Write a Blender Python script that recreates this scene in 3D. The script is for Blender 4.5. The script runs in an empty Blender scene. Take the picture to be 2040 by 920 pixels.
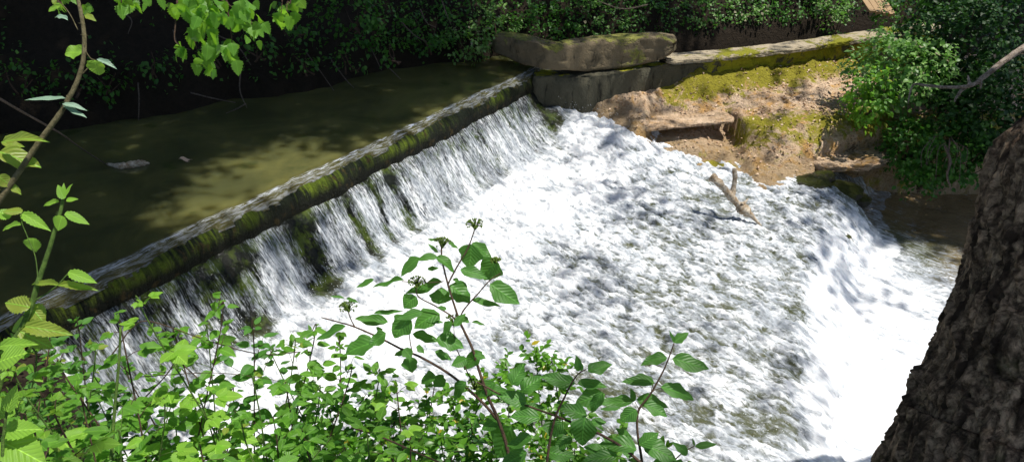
import bpy, math, random
import numpy as np
from mathutils import Vector, Matrix
rng = np.random.default_rng(7); random.seed(7)
S = bpy.context.scene; COL = S.collection
# ------------------------------------------------------------------ camera
CAMZ, PITCH, F = 3.5, math.radians(28), 1473.0
cp, sp = math.cos(PITCH), math.sin(PITCH)
cam = bpy.data.objects.new('camera', bpy.data.cameras.new('camera')); COL.objects.link(cam)
cam.location = (0, 0, CAMZ); cam.rotation_euler = (math.radians(90)-PITCH, 0, 0)
cam.data.lens = F/2040*36; cam.data.sensor_width = 36; cam.data.clip_end = 400; cam.data.clip_start = .05
S.camera = cam
def ray(px, py):
    x = (px-1020)/F; y = (460-py)/F
    return np.array([x, cp+sp*y, -sp+cp*y])
def unp(px, py, z):                     # point of a pixel on a level surface
    d = ray(px, py); t = (z-CAMZ)/d[2]
    return np.array([d[0]*t, d[1]*t, z])
def at(px, py, dep):                    # point of a pixel at a distance
    d = ray(px, py)*dep
    return np.array([d[0], d[1], CAMZ+d[2]])
def proj(P):
    P = np.atleast_2d(P); X, Y, Z = P[:, 0], P[:, 1], P[:, 2]-CAMZ
    dep = Y*cp-Z*sp; up = Y*sp+Z*cp; dep = np.where(dep < .05, .05, dep)
    return 1020+X/dep*F, 460-up/dep*F
# weir frame: u along the crest, v downstream
O = np.array([-4.02, 5.345]); U = np.array([.525, .851]); V = np.array([.851, -.525])
def uv2(u, v): return O[0]+U[0]*u+V[0]*v, O[1]+U[1]*u+V[1]*v
def toUV(x, y): return (x-O[0])*U[0]+(y-O[1])*U[1], (x-O[0])*V[0]+(y-O[1])*V[1]
# ------------------------------------------------------------------ noise
_perm = np.random.default_rng(3).permutation(4096)
def perlin(x, y, seed=0):
    x = np.asarray(x, float); y = np.asarray(y, float)
    xi = np.floor(x).astype(np.int64); yi = np.floor(y).astype(np.int64); xf = x-xi; yf = y-yi
    def g(ix, iy, dx, dy):
        h = _perm[(_perm[(ix+seed*57) & 4095]+iy*1+seed*131) & 4095]*(2*math.pi/4096)
        return np.cos(h)*dx+np.sin(h)*dy
    a = xf*xf*xf*(xf*(xf*6-15)+10); b = yf*yf*yf*(yf*(yf*6-15)+10)
    n0 = g(xi, yi, xf, yf)*(1-a)+g(xi+1, yi, xf-1, yf)*a
    n1 = g(xi, yi+1, xf, yf-1)*(1-a)+g(xi+1, yi+1, xf-1, yf-1)*a
    return (n0*(1-b)+n1*b)*1.5
def fbm(x, y, seed=0, o=4, puff=False):
    r = 0; a = 1; s = 0
    for i in range(o):
        n = perlin(x*2**i+i*7.3, y*2**i-i*3.1, seed+i)
        r = r+a*(np.abs(n)*2-.5 if puff else n); s += a; a *= .5
    return r/s
def sm(x, a, b):
    t = np.clip((x-a)/(b-a), 0, 1); return t*t*(3-2*t)
# ------------------------------------------------------------------ object helpers
def tag(o, label=None, cat=None, group=None, kind=None):
    if label: o['label'] = label
    if cat: o['category'] = cat
    if group: o['group'] = group
    if kind: o['kind'] = kind
    return o
def empty(name, loc, label, cat, group=None):
    o = bpy.data.objects.new(name, None); COL.objects.link(o); o.location = tuple(float(c) for c in loc)
    o.empty_display_size = .1
    return tag(o, label, cat, group)
def mesh(name, verts, faces, mat, parent=None, uvs=None, smooth=True, attrs=None):
    verts = np.asarray(verts, dtype=np.float32).reshape(-1, 3)
    if parent is not None: verts = verts-np.array(parent.location, dtype=np.float32)
    me = bpy.data.meshes.new(name)
    if isinstance(faces, np.ndarray):
        n, k = faces.shape
        me.vertices.add(len(verts)); me.vertices.foreach_set('co', verts.ravel())
        me.loops.add(n*k); me.loops.foreach_set('vertex_index', faces.astype(np.int32).ravel())
        me.polygons.add(n); me.polygons.foreach_set('loop_start', np.arange(0, n*k, k, dtype=np.int32))
        me.polygons.foreach_set('loop_total', np.full(n, k, dtype=np.int32)); me.update(calc_edges=True)
    else:
        me.from_pydata([tuple(map(float, v)) for v in verts], [], [tuple(int(i) for i in f) for f in faces]); me.update()
    if smooth: me.polygons.foreach_set('use_smooth', np.ones(len(me.polygons), dtype=bool))
    if uvs is not None:
        l = me.uv_layers.new(name='UVMap'); vi = np.empty(len(me.loops), dtype=np.int32); me.loops.foreach_get('vertex_index', vi)
        l.data.foreach_set('uv', np.asarray(uvs, dtype=np.float32)[vi].ravel())
    for k_, a in (attrs or {}).items():
        at_ = me.attributes.new(k_, 'FLOAT', 'POINT'); at_.data.foreach_set('value', np.asarray(a, dtype=np.float32).ravel())
    me.materials.append(mat)
    o = bpy.data.objects.new(name, me); COL.objects.link(o)
    if parent is not None: o.parent = parent
    return o
def gridfaces(nx, ny):                  # index = i*ny+j
    i, j = np.meshgrid(np.arange(nx-1), np.arange(ny-1), indexing='ij'); a = (i*ny+j).ravel()
    return np.stack([a, a+ny, a+ny+1, a+1], 1)
class Acc:                              # collects tubes and leaves for ONE mesh
    def __init__(s): s.v = []; s.f = []; s.t = []; s.n = 0
    def add(s, v, f, t=None):
        v = np.asarray(v, float); s.v.append(v); s.f += [tuple(int(i)+s.n for i in q) for q in f]
        s.t.append(np.zeros((len(v), 2)) if t is None else np.asarray(t, float)); s.n += len(v)
    def tube(s, pts, rad, sides=6, rough=0, seed=0):
        pts = np.asarray(pts, float); n = len(pts); rad = np.interp(np.linspace(0, 1, n), np.linspace(0, 1, len(np.atleast_1d(rad))), np.atleast_1d(rad))
        vs = []; ts = []; prev = None
        for i in range(n):
            d = pts[min(i+1, n-1)]-pts[max(i-1, 0)]; d = d/(np.linalg.norm(d)+1e-9)
            if prev is None:
                a = np.cross(d, [0.3, .2, 1.]); a = a/(np.linalg.norm(a)+1e-9)
            else: a = prev-d*prev.dot(d); a = a/(np.linalg.norm(a)+1e-9)
            prev = a; b = np.cross(d, a)
            for k in range(sides):
                q = 2*math.pi*k/sides; r = rad[i]*(1+rough*float(perlin(i*.6+seed, k*1.7+seed)))
                vs.append(pts[i]+r*(math.cos(q)*a+math.sin(q)*b)); ts.append((k/sides, i*.3))
        fs = [(i*sides+k, i*sides+(k+1) % sides, (i+1)*sides+(k+1) % sides, (i+1)*sides+k) for i in range(n-1) for k in range(sides)]
        fs += [tuple(range(sides))[::-1], tuple((n-1)*sides+k for k in range(sides))]
        s.add(vs, fs, ts)
    def build(s, name, mat, parent=None, smooth=True):
        return mesh(name, np.concatenate(s.v), s.f, mat, parent, np.concatenate(s.t), smooth)
def spline(pts, n=6):                   # Catmull-Rom
    P = [np.asarray(p, float) for p in pts]; P = [2*P[0]-P[1]]+P+[2*P[-1]-P[-2]]; out = []
    for i in range(1, len(P)-2):
        for t in np.linspace(0, 1, n, endpoint=False):
            out.append(.5*((2*P[i])+(-P[i-1]+P[i+1])*t+(2*P[i-1]-5*P[i]+4*P[i+1]-P[i+2])*t*t+(-P[i-1]+3*P[i]-3*P[i+1]+P[i+2])*t**3))
    out.append(P[-2]); return np.array(out)
# ------------------------------------------------------------------ materials
def newmat(name):
    m = bpy.data.materials.new(name); m.use_nodes = True; nt = m.node_tree; nt.nodes.clear()
    out = nt.nodes.new('ShaderNodeOutputMaterial'); return m, nt, out
class N:
    def __init__(s, nt): s.nt = nt
    def __call__(s, kind, props=None, **ins):
        n = s.nt.nodes.new('ShaderNode'+kind)
        for k, v in (props or {}).items(): setattr(n, k, v)
        for k, v in ins.items():
            key = int(k[1:]) if k[0] == 'i' and k[1:].isdigit() else k.replace('_', ' ')
            s.put(n.inputs[key], v)
        return n
    def put(s, sock, v):
        if isinstance(v, bpy.types.NodeSocket): s.nt.links.new(v, sock)
        elif isinstance(v, bpy.types.Node): s.nt.links.new(v.outputs[0], sock)
        else:
            if isinstance(v, tuple) and len(v) == 3 and sock.type == 'RGBA': v = v+(1,)
            sock.default_value = v
    def math(s, op, a, b=0., c=0.): return s('Math', {'operation': op}, i0=a, i1=b, i2=c).outputs[0]
    def mix(s, f, a, b):
        n = s('Mix', {'data_type': 'RGBA'}); s.put(n.inputs[0], f); s.put(n.inputs[6], a); s.put(n.inputs[7], b); return n.outputs[2]
    def ss(s, x, a, b):
        n = s('MapRange', {'interpolation_type': 'SMOOTHSTEP'}); s.put(n.inputs[0], x); s.put(n.inputs[1], a); s.put(n.inputs[2], b); return n.outputs[0]
    def noise(s, vec, scale, detail=4, rough=.55, dist=0):
        return s('TexNoise', None, Vector=vec, Scale=scale, Detail=detail, Roughness=rough, Distortion=dist).outputs[0]
    def map(s, vec, sc=(1, 1, 1), loc=(0, 0, 0)): return s('Mapping', None, Vector=vec, Scale=sc, Location=loc).outputs[0]
    def pos(s): return s('NewGeometry').outputs['Position']
    def uv(s): return s('UVMap').outputs[0]
    def attr(s, name): return s('Attribute', {'attribute_name': name}).outputs['Fac']
    def bump(s, h, dist, strength=1., normal=None):
        n = s('Bump', None, Height=h, Distance=dist, Strength=strength)
        if normal is not None: s.put(n.inputs['Normal'], normal)
        return n.outputs[0]
    def pbsdf(s, col, rough, normal=None, spec=.5, **k):
        n = s('BsdfPrincipled', None, Base_Color=col, Roughness=rough); s.put(n.inputs['Specular IOR Level'], spec)
        if normal is not None: s.put(n.inputs['Normal'], normal)
        for a, b in k.items(): s.put(n.inputs[a.replace('_', ' ')], b)
        return n.outputs[0]
def m_foam():
    m, nt, out = newmat('white_water'); n = N(nt); uv = n.uv(); p = n.pos()
    cov = n.attr('foam'); stk = n.attr('streak')
    lace = n.noise(n.map(uv, (8.5, 3.4, 1)), 1.6, 8, .64, 1.1)
    fine = n.noise(n.map(uv, (34, 15, 1)), 1.5, 4, .6, .5)
    lace = n.math('ADD', n.math('MULTIPLY', lace, .72), n.math('MULTIPLY', fine, .28))
    streak = n.noise(n.map(uv, (17, 2.6, 1)), 2.2, 6, .68, .35)
    drops = n.noise(n.map(uv, (38, 17, 1)), 1.6, 3, .6, .4)
    streak = n.math('ADD', n.math('MULTIPLY', streak, .6), n.math('MULTIPLY', drops, .4))
    pat = n('Mix', {'data_type': 'FLOAT'}); n.put(pat.inputs[0], stk); n.put(pat.inputs[2], lace); n.put(pat.inputs[3], streak)
    h = pat.outputs[0]
    # coverage: the threshold moves through the pattern's range
    th = n.math('SUBTRACT', .74, n.math('MULTIPLY', cov, .5))
    fac = n.ss(n.math('SUBTRACT', h, th), -.11, .12)
    bubbles = n('TexVoronoi', {'feature': 'F1'}, Vector=p, Scale=55.).outputs[0]
    hh = n.math('ADD', h, n.math('MULTIPLY', bubbles, .03))
    nb = n.bump(hh, .03, 1.)
    thick = n.ss(n.math('ADD', n.math('MULTIPLY', n.math('SUBTRACT', h, th), 1.0), n.math('MULTIPLY', n.math('SUBTRACT', n.math('ADD', n.math('MULTIPLY', n.noise(n.map(uv, (5, 1.7, 1)), 1.7, 6, .66, 1.3), .62), n.math('MULTIPLY', n.noise(n.map(uv, (2.6, .55, 1)), 1.6, 5, .6, .8), .38)), .5), 1.15)), -.02, .30)
    foam = n.pbsdf(n.mix(thick, (.33, .36, .40), (.84, .85, .87)), .5, nb, .3, Subsurface_Weight=.6, Subsurface_Radius=(.9, 1., 1.), Subsurface_Scale=.045)
    vv_ = n('SeparateXYZ', None, Vector=uv).outputs[1]
    wc = n.mix(n.noise(p, 1.3, 3), (.050, .062, .026), (.11, .115, .060)); uu_ = n('SeparateXYZ', None, Vector=uv).outputs[0]; wc = n.mix(n.math('MAXIMUM', n.ss(vv_, 6.3, 7.4), n.math('MULTIPLY', n.ss(uu_, 9.3, 10.3), n.ss(vv_, 4.6, 5.6))), wc, n.mix(n.noise(p, 2.2, 5), (.12, .08, .035), (.34, .23, .11))); wc = n.mix(n.math('SUBTRACT', 1., n.ss(vv_, .55, .95)), wc, n.mix(n.ss(n.noise(p, 4, 5, .7), .45, .62), (.006, .007, .003), (.05, .075, .006)))
    water = n.pbsdf(wc, .12, n.bump(hh, .05, .8), .5, IOR=1.33)
    mx = n('MixShader', None, Fac=fac); n.put(mx.inputs[1], water); n.put(mx.inputs[2], foam)
    n.put(out.inputs[0], mx); return m
def m_pool():
    m, nt, out = newmat('murky_pool_water'); n = N(nt); uv = n.uv(); p = n.pos(); cr = n.attr('crest')
    bed = n.noise(p, .9, 5, .6, .6)
    c = n.mix(n.ss(bed, .25, .8), (.060, .066, .026), (.15, .145, .048))
    c = n.mix(n.math('MULTIPLY', n.ss(n.noise(p, 2.1, 3), .62, .74), .6), c, (.035, .055, .012))
    c = n.mix(n.math('MULTIPLY', cr, .7), c, n.mix(n.noise(n.map(uv, (5, 1.5, 1)), 3, 4), (.03, .03, .008), (.11, .09, .015)))
    rip = n.noise(n.map(uv, (3.0, 7, 1)), 2.0, 4, .6, .8)
    run = n.noise(n.map(uv, (26, 5, 1)), 1.3, 5, .66, .7)
    glint_band = n.math('MULTIPLY', n.math('MULTIPLY', n.ss(cr, .42, .8), n.math('SUBTRACT', 1., n.math('MULTIPLY', n.ss(cr, .93, 1.), .55))), n.ss(n.math('ADD', n.noise(n.map(uv, (2.6, 20, 1)), 1.5, 6, .72, 1.4), n.math('MULTIPLY', cr, -.04)), .40, .60))
    c = n.mix(n.math('MULTIPLY', glint_band, .95), c, (.64, .68, .76))  # silver streaks paint the sky glint on the crest water
    still = n.bump(rip, .010, .07)
    fast = n.bump(run, .05, 1., still)
    nm = n('Mix', {'data_type': 'VECTOR'}); n.put(nm.inputs[0], cr); n.put(nm.inputs[4], still); n.put(nm.inputs[5], fast)
    n.put(out.inputs[0], n.pbsdf(c, n.math('ADD', .045, n.math('MULTIPLY', cr, .06)), nm.outputs[1], .5, IOR=1.33, Subsurface_Weight=1., Subsurface_Radius=(1., .85, .45), Subsurface_Scale=.75)); return m
def m_weir():
    m, nt, out = newmat('wet_mossy_concrete'); n = N(nt); uv = n.uv(); p = n.pos()
    s1 = n.noise(n.map(uv, (9, 1.2, 1)), 2.2, 5, .65, .4); s2 = n.noise(p, 1.1, 3)
    f = n.ss(n.math('ADD', n.math('MULTIPLY', s1, .55), n.math('MULTIPLY', s2, .6)), .52, .72)
    c = n.mix(f, (.007, .011, .003), (.12, .17, .010))
    c = n.mix(n.ss(n('SeparateXYZ', None, Vector=p).outputs[2], -.13, -.27), c, (.007, .008, .003))  # shade below the lip painted in, darker lower down
    c = n.mix(n.ss(n.noise(p, 9, 4), .55, .7), c, (.05, .035, .010))
    nb = n.bump(n.math('ADD', s1, n.math('MULTIPLY', n.noise(p, 40, 4), .9)), .05, 1.)
    n.put(out.inputs[0], n.pbsdf(c, .6, nb, .2)); return m
def m_mossconc(name, conc, conc2, moss, lo=.46, hi=.58, sc=1.6, wet=.8, soil=None, topmoss=True, xm=None):
    m, nt, out = newmat(name); n = N(nt); p = n.pos(); g = n('NewGeometry')
    a = n.noise(p, 3.3, 6, .65); b = n.noise(n.map(p, (1, 1, .25)), 9, 5, .7)
    c = n.mix(a, conc, conc2); c = n.mix(n.ss(b, .52, .7), c, tuple(x*.35 for x in conc))
    mm = n.math('ADD', n.noise(p, sc, 6, .7, .4), n.math('MULTIPLY', n.noise(p, 14, 3), .12))
    if topmoss:
        nz = n('SeparateXYZ', None, Vector=g.outputs['Normal']).outputs[2]
        mm = n.math('ADD', mm, n.math('MULTIPLY', nz, .13))
    if xm: mm = n.math('ADD', mm, n.math('MULTIPLY', n.math('SUBTRACT', n.ss(n('SeparateXYZ', None, Vector=p).outputs[0], xm[0], xm[1]), .75), .22))
    mf = n.ss(mm, lo+.06, hi+.06)
    mc = n.mix(n.noise(p, 22, 4, .7), tuple(x*.45 for x in moss), tuple(min(1, x*1.35) for x in moss))
    c = n.mix(mf, c, mc)
    h = n.math('ADD', n.noise(p, 24, 5, .7), n.math('MULTIPLY', mf, n.math('MULTIPLY', n.noise(p, 55, 3, .7), 1.3)))
    n.put(out.inputs[0], n.pbsdf(c, wet, n.bump(h, .035, 1.), .3)); return m
def m_mud():
    m, nt, out = newmat('leafy_mud'); n = N(nt); p = n.pos()
    a = n.noise(p, 1.7, 5, .6); b = n.noise(p, 17, 5, .75, .6); v = n('TexVoronoi', {'feature': 'F1', 'distance': 'CHEBYCHEV'}, Vector=n.map(p, (1, 1, 1)), Scale=21.)
    c = n.mix(n.ss(a, .38, .62), (.50, .31, .165), (.86, .64, .45))
    c = n.mix(n.ss(b, .45, .68), c, (.17, .10, .055))
    c = n.mix(n.math('MULTIPLY', n.ss(v.outputs[0], .2, .5), .5), c, (.74, .56, .38))
    c = n.mix(n.math('MULTIPLY', n.ss(n.noise(p, 2.3, 5, .7, 1.), .52, .64), .8), c, (.62, .34, .09)); c = n.mix(n.ss(n.noise(n.map(p, (1, 1.6, 1)), 5.5, 6, .75, .8), .56, .66), c, (.10, .062, .035))
    wet_shade = n.attr('wet'); mossf = n.attr('moss')
    c = n.mix(n.math('MULTIPLY', wet_shade, .96), c, n.mix(n.ss(wet_shade, .72, .95), n.mix(b, (.13, .085, .035), (.40, .27, .10)), n.mix(b, (.010, .008, .005), (.05, .038, .018))))  # wet shore tones; top of the range paints the hollow's shade
    mf = n.ss(n.math('ADD', n.noise(p, 3.4, 7, .72, .5), n.math('MULTIPLY', mossf, .40)), .60, .72)
    c = n.mix(mf, c, n.mix(n.noise(p, 25, 4, .7), (.12, .10, .010), (.48, .43, .025)))
    h = n.math('ADD', b, n.math('MULTIPLY', v.outputs[0], .5)); h = n.math('ADD', h, n.noise(p, 50, 3, .7))
    r = n.math('SUBTRACT', .85, n.math('MULTIPLY', wet_shade, .5))
    n.put(out.inputs[0], n.pbsdf(c, r, n.bump(h, .04, 1.), .4)); return m
def m_soil(name, c1, c2):
    m, nt, out = newmat(name); n = N(nt); p = n.pos(); b = n.noise(p, 12, 6, .75)
    n.put(out.inputs[0], n.pbsdf(n.mix(b, c1, c2), .95, n.bump(b, .08, 1.), .2)); return m
def m_bark(name, c1, c2, sc=1., moss=None):
    m, nt, out = newmat(name); n = N(nt); uv = n.uv(); p = n.pos()
    b = n.noise(p, 26*sc, 6, .75, .6); d = n.noise(p, 75*sc, 4, .7)
    c = n.mix(n.ss(b, .35, .68), c1, c2)
    if moss == 'ridges':
        rg = n.noise(n.map(uv, (30, 5, 1)), 1., 5, .65, .6); c = n.mix(n.ss(rg, .38, .58), tuple(x*.5 for x in c1), c); c = n.mix(n.math('MULTIPLY', n.ss(n.noise(p, 2.4, 5, .7), .58, .72), .45), c, (.20, .20, .07)); moss = None
    if moss: c = n.mix(n.ss(n.noise(p, 3.5, 5, .7), .58, .70), c, moss)
    n.put(out.inputs[0], n.pbsdf(c, .88, n.bump(n.math('ADD', b, n.math('MULTIPLY', d, .5)), .012/sc, 1.), .3)); return m
def m_leaf(name, c1, c2, tr, spec=.45, rough=.42, trans=.42, veins=True, odd=None):
    m, nt, out = newmat(name); n = N(nt); g = n('NewGeometry'); rnd = g.outputs['Random Per Island']
    c = n.mix(rnd, c1, c2)
    if odd: c = n.mix(n.math('GREATER_THAN', n.math('FRACT', n.math('MULTIPLY', rnd, 37.7)), odd[1]), c, odd[0])
    c = n.mix(n.math('MULTIPLY', g.outputs['Backfacing'], .35), c, tuple(min(1, .5*(a+b)*1.4+.02) for a, b in zip(c1, c2)))
    nb = None
    if veins:
        uv = n('SeparateXYZ', None, Vector=n.uv()); x = n.math('ABSOLUTE', n.math('SUBTRACT', uv.outputs[0], .5))
        w = n.math('SINE', n.math('MULTIPLY', n.math('SUBTRACT', uv.outputs[1], n.math('MULTIPLY', x, .8)), 44.))
        mid = n.ss(x, .0, .035)
        c = n.mix(n.math('MULTIPLY', n.ss(w, .6, 1.), .16), c, tuple(min(1, q*1.9) for q in c2))
        c = n.mix(mid, tuple(min(1, q*2.) for q in c2), c)
        nb = n.bump(n.math('ADD', w, n.math('MULTIPLY', mid, 2.)), .0010, .45)
    b = n.pbsdf(c, rough, nb, spec)
    t = n('BsdfTranslucent', None, Color=n.mix(rnd, tr, tuple(q*.62 for q in tr)))
    mx = n('MixShader', None, Fac=trans); n.put(mx.inputs[1], b); n.put(mx.inputs[2], t)
    n.put(out.inputs[0], mx); return m
def m_wood(name, c1, c2):
    m, nt, out = newmat(name); n = N(nt); p = n.pos(); b = n.noise(n.map(p, (1, 1, .3)), 34, 5, .7)
    n.put(out.inputs[0], n.pbsdf(n.mix(b, c1, c2), .7, n.bump(b, .01, 1.), .3)); return m
M = dict(
 foam=m_foam(), pool=m_pool(), weir=m_weir(), mud=m_mud(),
 slab=m_mossconc('mossy_slab_concrete', (.10, .078, .045), (.24, .185, .11), (.32, .32, .07), .57, .66, 1.2),
 wall=m_mossconc('mossy_wall_concrete', (.050, .046, .028), (.13, .12, .08), (.50, .48, .025), .47, .54, 1.1, xm=(3.0, 3.6)),
 coping=m_mossconc('coping_concrete', (.34, .28, .18), (.50, .42, .30), (.34, .33, .02), .52, .58, 1.2, topmoss=False),
 soil=m_soil('dark_bank_soil', (.008, .006, .004), (.045, .032, .020)),
 nearsoil=m_soil('near_bank_soil', (.02, .015, .01), (.075, .05, .03)),
 bed=m_soil('riverbed_silt', (.05, .045, .02), (.10, .085, .04)),
 bark=m_bark('tree_bark', (.045, .030, .017), (.46, .33, .20), 1., None),
 nearbark=m_bark('furrowed_bark', (.10, .058, .033), (.66, .44, .27), 1., 'ridges'),
 cane=m_bark('cane_bark', (.10, .085, .04), (.20, .17, .09), 2.),
 twig=m_bark('twig_bark', (.05, .03, .02), (.13, .08, .05), 2.),
 root=m_bark('dry_root', (.06, .045, .035), (.17, .13, .10), 2.),
 dead=m_bark('grey_dead_wood', (.16, .12, .09), (.50, .42, .35), 1.5),
 drift=m_bark('wet_driftwood', (.26, .17, .09), (.70, .62, .50), .7),
 green=m_bark('green_stem', (.06, .11, .02), (.13, .22, .04), 2.),
 plank=m_wood('weathered_plank', (.22, .13, .06), (.48, .33, .18)),
 dog=m_leaf('dogwood_leaf', (.04, .135, .018), (.085, .24, .036), (.26, .58, .05), trans=.42),
 bram=m_leaf('bramble_leaf', (.045, .145, .016), (.155, .36, .032), (.38, .74, .05), trans=.45, odd=((.34, .30, .05), .95)),
 pale=m_leaf('young_leaf', (.16, .36, .03), (.28, .50, .06), (.55, .88, .08), trans=.5),
 silver=m_leaf('silvery_leaf', (.16, .26, .18), (.24, .36, .26), (.12, .26, .06), .6, .4, .2),
 hang=m_leaf('sunlit_hanging_leaf', (.07, .19, .018), (.13, .30, .035), (.34, .70, .04), trans=.5),
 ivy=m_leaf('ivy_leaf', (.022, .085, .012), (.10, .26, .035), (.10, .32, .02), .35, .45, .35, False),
 shadeivy=m_leaf('shade_painted_shrub_leaf', (.010, .038, .006), (.032, .100, .014), (.04, .14, .01), .3, .5, .25, False),  # leaf colour darkened to stand for the shade in this corner
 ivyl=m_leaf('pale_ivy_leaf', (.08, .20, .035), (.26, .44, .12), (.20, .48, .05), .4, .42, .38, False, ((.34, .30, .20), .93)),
 privet=m_leaf('privet_leaf', (.05, .15, .012), (.15, .36, .03), (.3, .62, .04), .5, .35, .4, False, ((.50, .38, .03), .965)),
 canopy=m_leaf('canopy_leaf', (.03, .08, .015), (.05, .12, .02), (.04, .11, .01), .3, .5, .18, False),
 litter=m_leaf('dry_leaf', (.32, .17, .08), (.80, .60, .44), (.2, .1, .03), .3, .7, .1, False),
 bud=m_leaf('green_bud', (.06, .11, .012), (.12, .19, .02), (.1, .2, .02), .3, .6, .1, False),
 stone=m_mossconc('wet_rock', (.035, .032, .025), (.09, .08, .06), (.07, .08, .012), .5, .6, 2., .35),
)
def m_spray():
    m, nt, out = newmat('water_drops'); n = N(nt); n.put(out.inputs[0], n.pbsdf((.9, .92, .95), .25, None, .5)); return m
M['spray'] = m_spray()
# ------------------------------------------------------------------ leaves
def leaf_template(kind):
    """local leaf, x across (-.5..+.5), y along (0..1), z up; returns V, F, UV"""
    if kind == 'flat':
        v = [(0, 0, 0), (.5, .42, .10), (0, 1, -.06), (-.5, .42, .10)]
        return np.array(v), np.array([(0, 1, 2), (0, 2, 3)]), np.array([(.5, 0), (1, .42), (.5, 1), (0, .42)])
    if kind == 'six':
        v = [(0, 0, 0), (.42, .22, .09), (.5, .55, .10), (0, 1, -.14), (-.5, .55, .10), (-.42, .22, .09), (0, .5, .02)]
        return np.array(v), np.array([(0, 1, 6), (1, 2, 6), (2, 3, 6), (3, 4, 6), (4, 5, 6), (5, 0, 6)]), np.array([(a+.5, b) for a, b, c in v])
    ns = {'oval': 11, 'serrate': 19, 'round': 11, 'lobed': 13}[kind]
    V_, T_ = [], []
    for i in range(ns):
        t = i/(ns-1)
        if kind == 'oval': w = math.sin(math.pi*min(1, t**.78))**.85*(1-.12*t)
        elif kind == 'round': w = math.sin(math.pi*t**.72)**.62
        elif kind == 'lobed': w = math.sin(math.pi*t**.55)**.8*(1+.13*(-1)**i)
        else: w = math.sin(math.pi*t**.70)**.85*(1+(.13 if i % 2 else -.06))
        if t in (0, 1): w = .0
        for s in (-1, -.5, 0, .5, 1):
            x = .5*w*s; z = .16*abs(s)*w*.5-.22*t*t+.03*math.sin(9*t)*abs(s)
            V_.append((x, t-(.03 if abs(s) == 1 and kind == 'serrate' and i % 2 else 0), z)); T_.append((s*.5*w+.5, t))
    F_ = gridfaces(ns, 5)
    return np.array(V_), F_, np.array(T_)
TPL = {k: leaf_template(k) for k in ('flat', 'six', 'oval', 'serrate', 'round', 'lobed')}
def leaves(name, P, D, Nn, L, W, mat, parent=None, kind='flat', curl=None):
    """P bases, D tip directions, Nn upward-ish normals, L lengths, W widths -> ONE mesh"""
    P, D, Nn = (np.atleast_2d(np.asarray(a, float)) for a in (P, D, Nn)); k = len(P)
    L = np.broadcast_to(np.asarray(L, float), (k,)); W = np.broadcast_to(np.asarray(W, float), (k,))
    D = D/np.linalg.norm(D, axis=1)[:, None]; X = np.cross(D, Nn); X = X/(np.linalg.norm(X, axis=1)[:, None]+1e-9); Z = np.cross(X, D)
    V0, F0, T0 = TPL[kind]
    if k == 1 and kind in ('oval', 'round', 'lobed'):   # every single leaf gets its own outline and waves
        a, b, c_ = rng.uniform(0, 6.28, 3); V0 = V0.copy(); t_ = V0[:, 1].copy(); sd_ = np.sign(V0[:, 0])
        V0[:, 0] *= 1+.10*np.sin(t_*11+a+sd_*1.3)+.07*np.sin(t_*19+b*sd_); V0[:, 2] += .05*np.sin(t_*10+a)*np.abs(V0[:, 0])*2+.05*np.sin(t_*4+c_); V0[:, 0] += .05*np.sin(t_*3+c_)-.05*math.sin(c_)
    cz = 1. if curl is None else np.asarray(curl).reshape(-1, 1, 1)
    vs = P[:, None]+V0[None, :, 0:1]*W[:, None, None]*X[:, None]+V0[None, :, 1:2]*L[:, None, None]*D[:, None]+cz*V0[None, :, 2:3]*L[:, None, None]*Z[:, None]
    fs = (F0[None]+(np.arange(k)*len(V0))[:, None, None]).reshape(-1, F0.shape[1])
    return mesh(name, vs.reshape(-1, 3), fs, mat, parent, np.tile(T0, (k, 1)), smooth=(kind not in ('flat',)))
def rdir(k, up=0., sp_=1.):
    d = rng.normal(size=(k, 3))*sp_; d[:, 2] += up; return d/np.linalg.norm(d, axis=1)[:, None]

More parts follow.
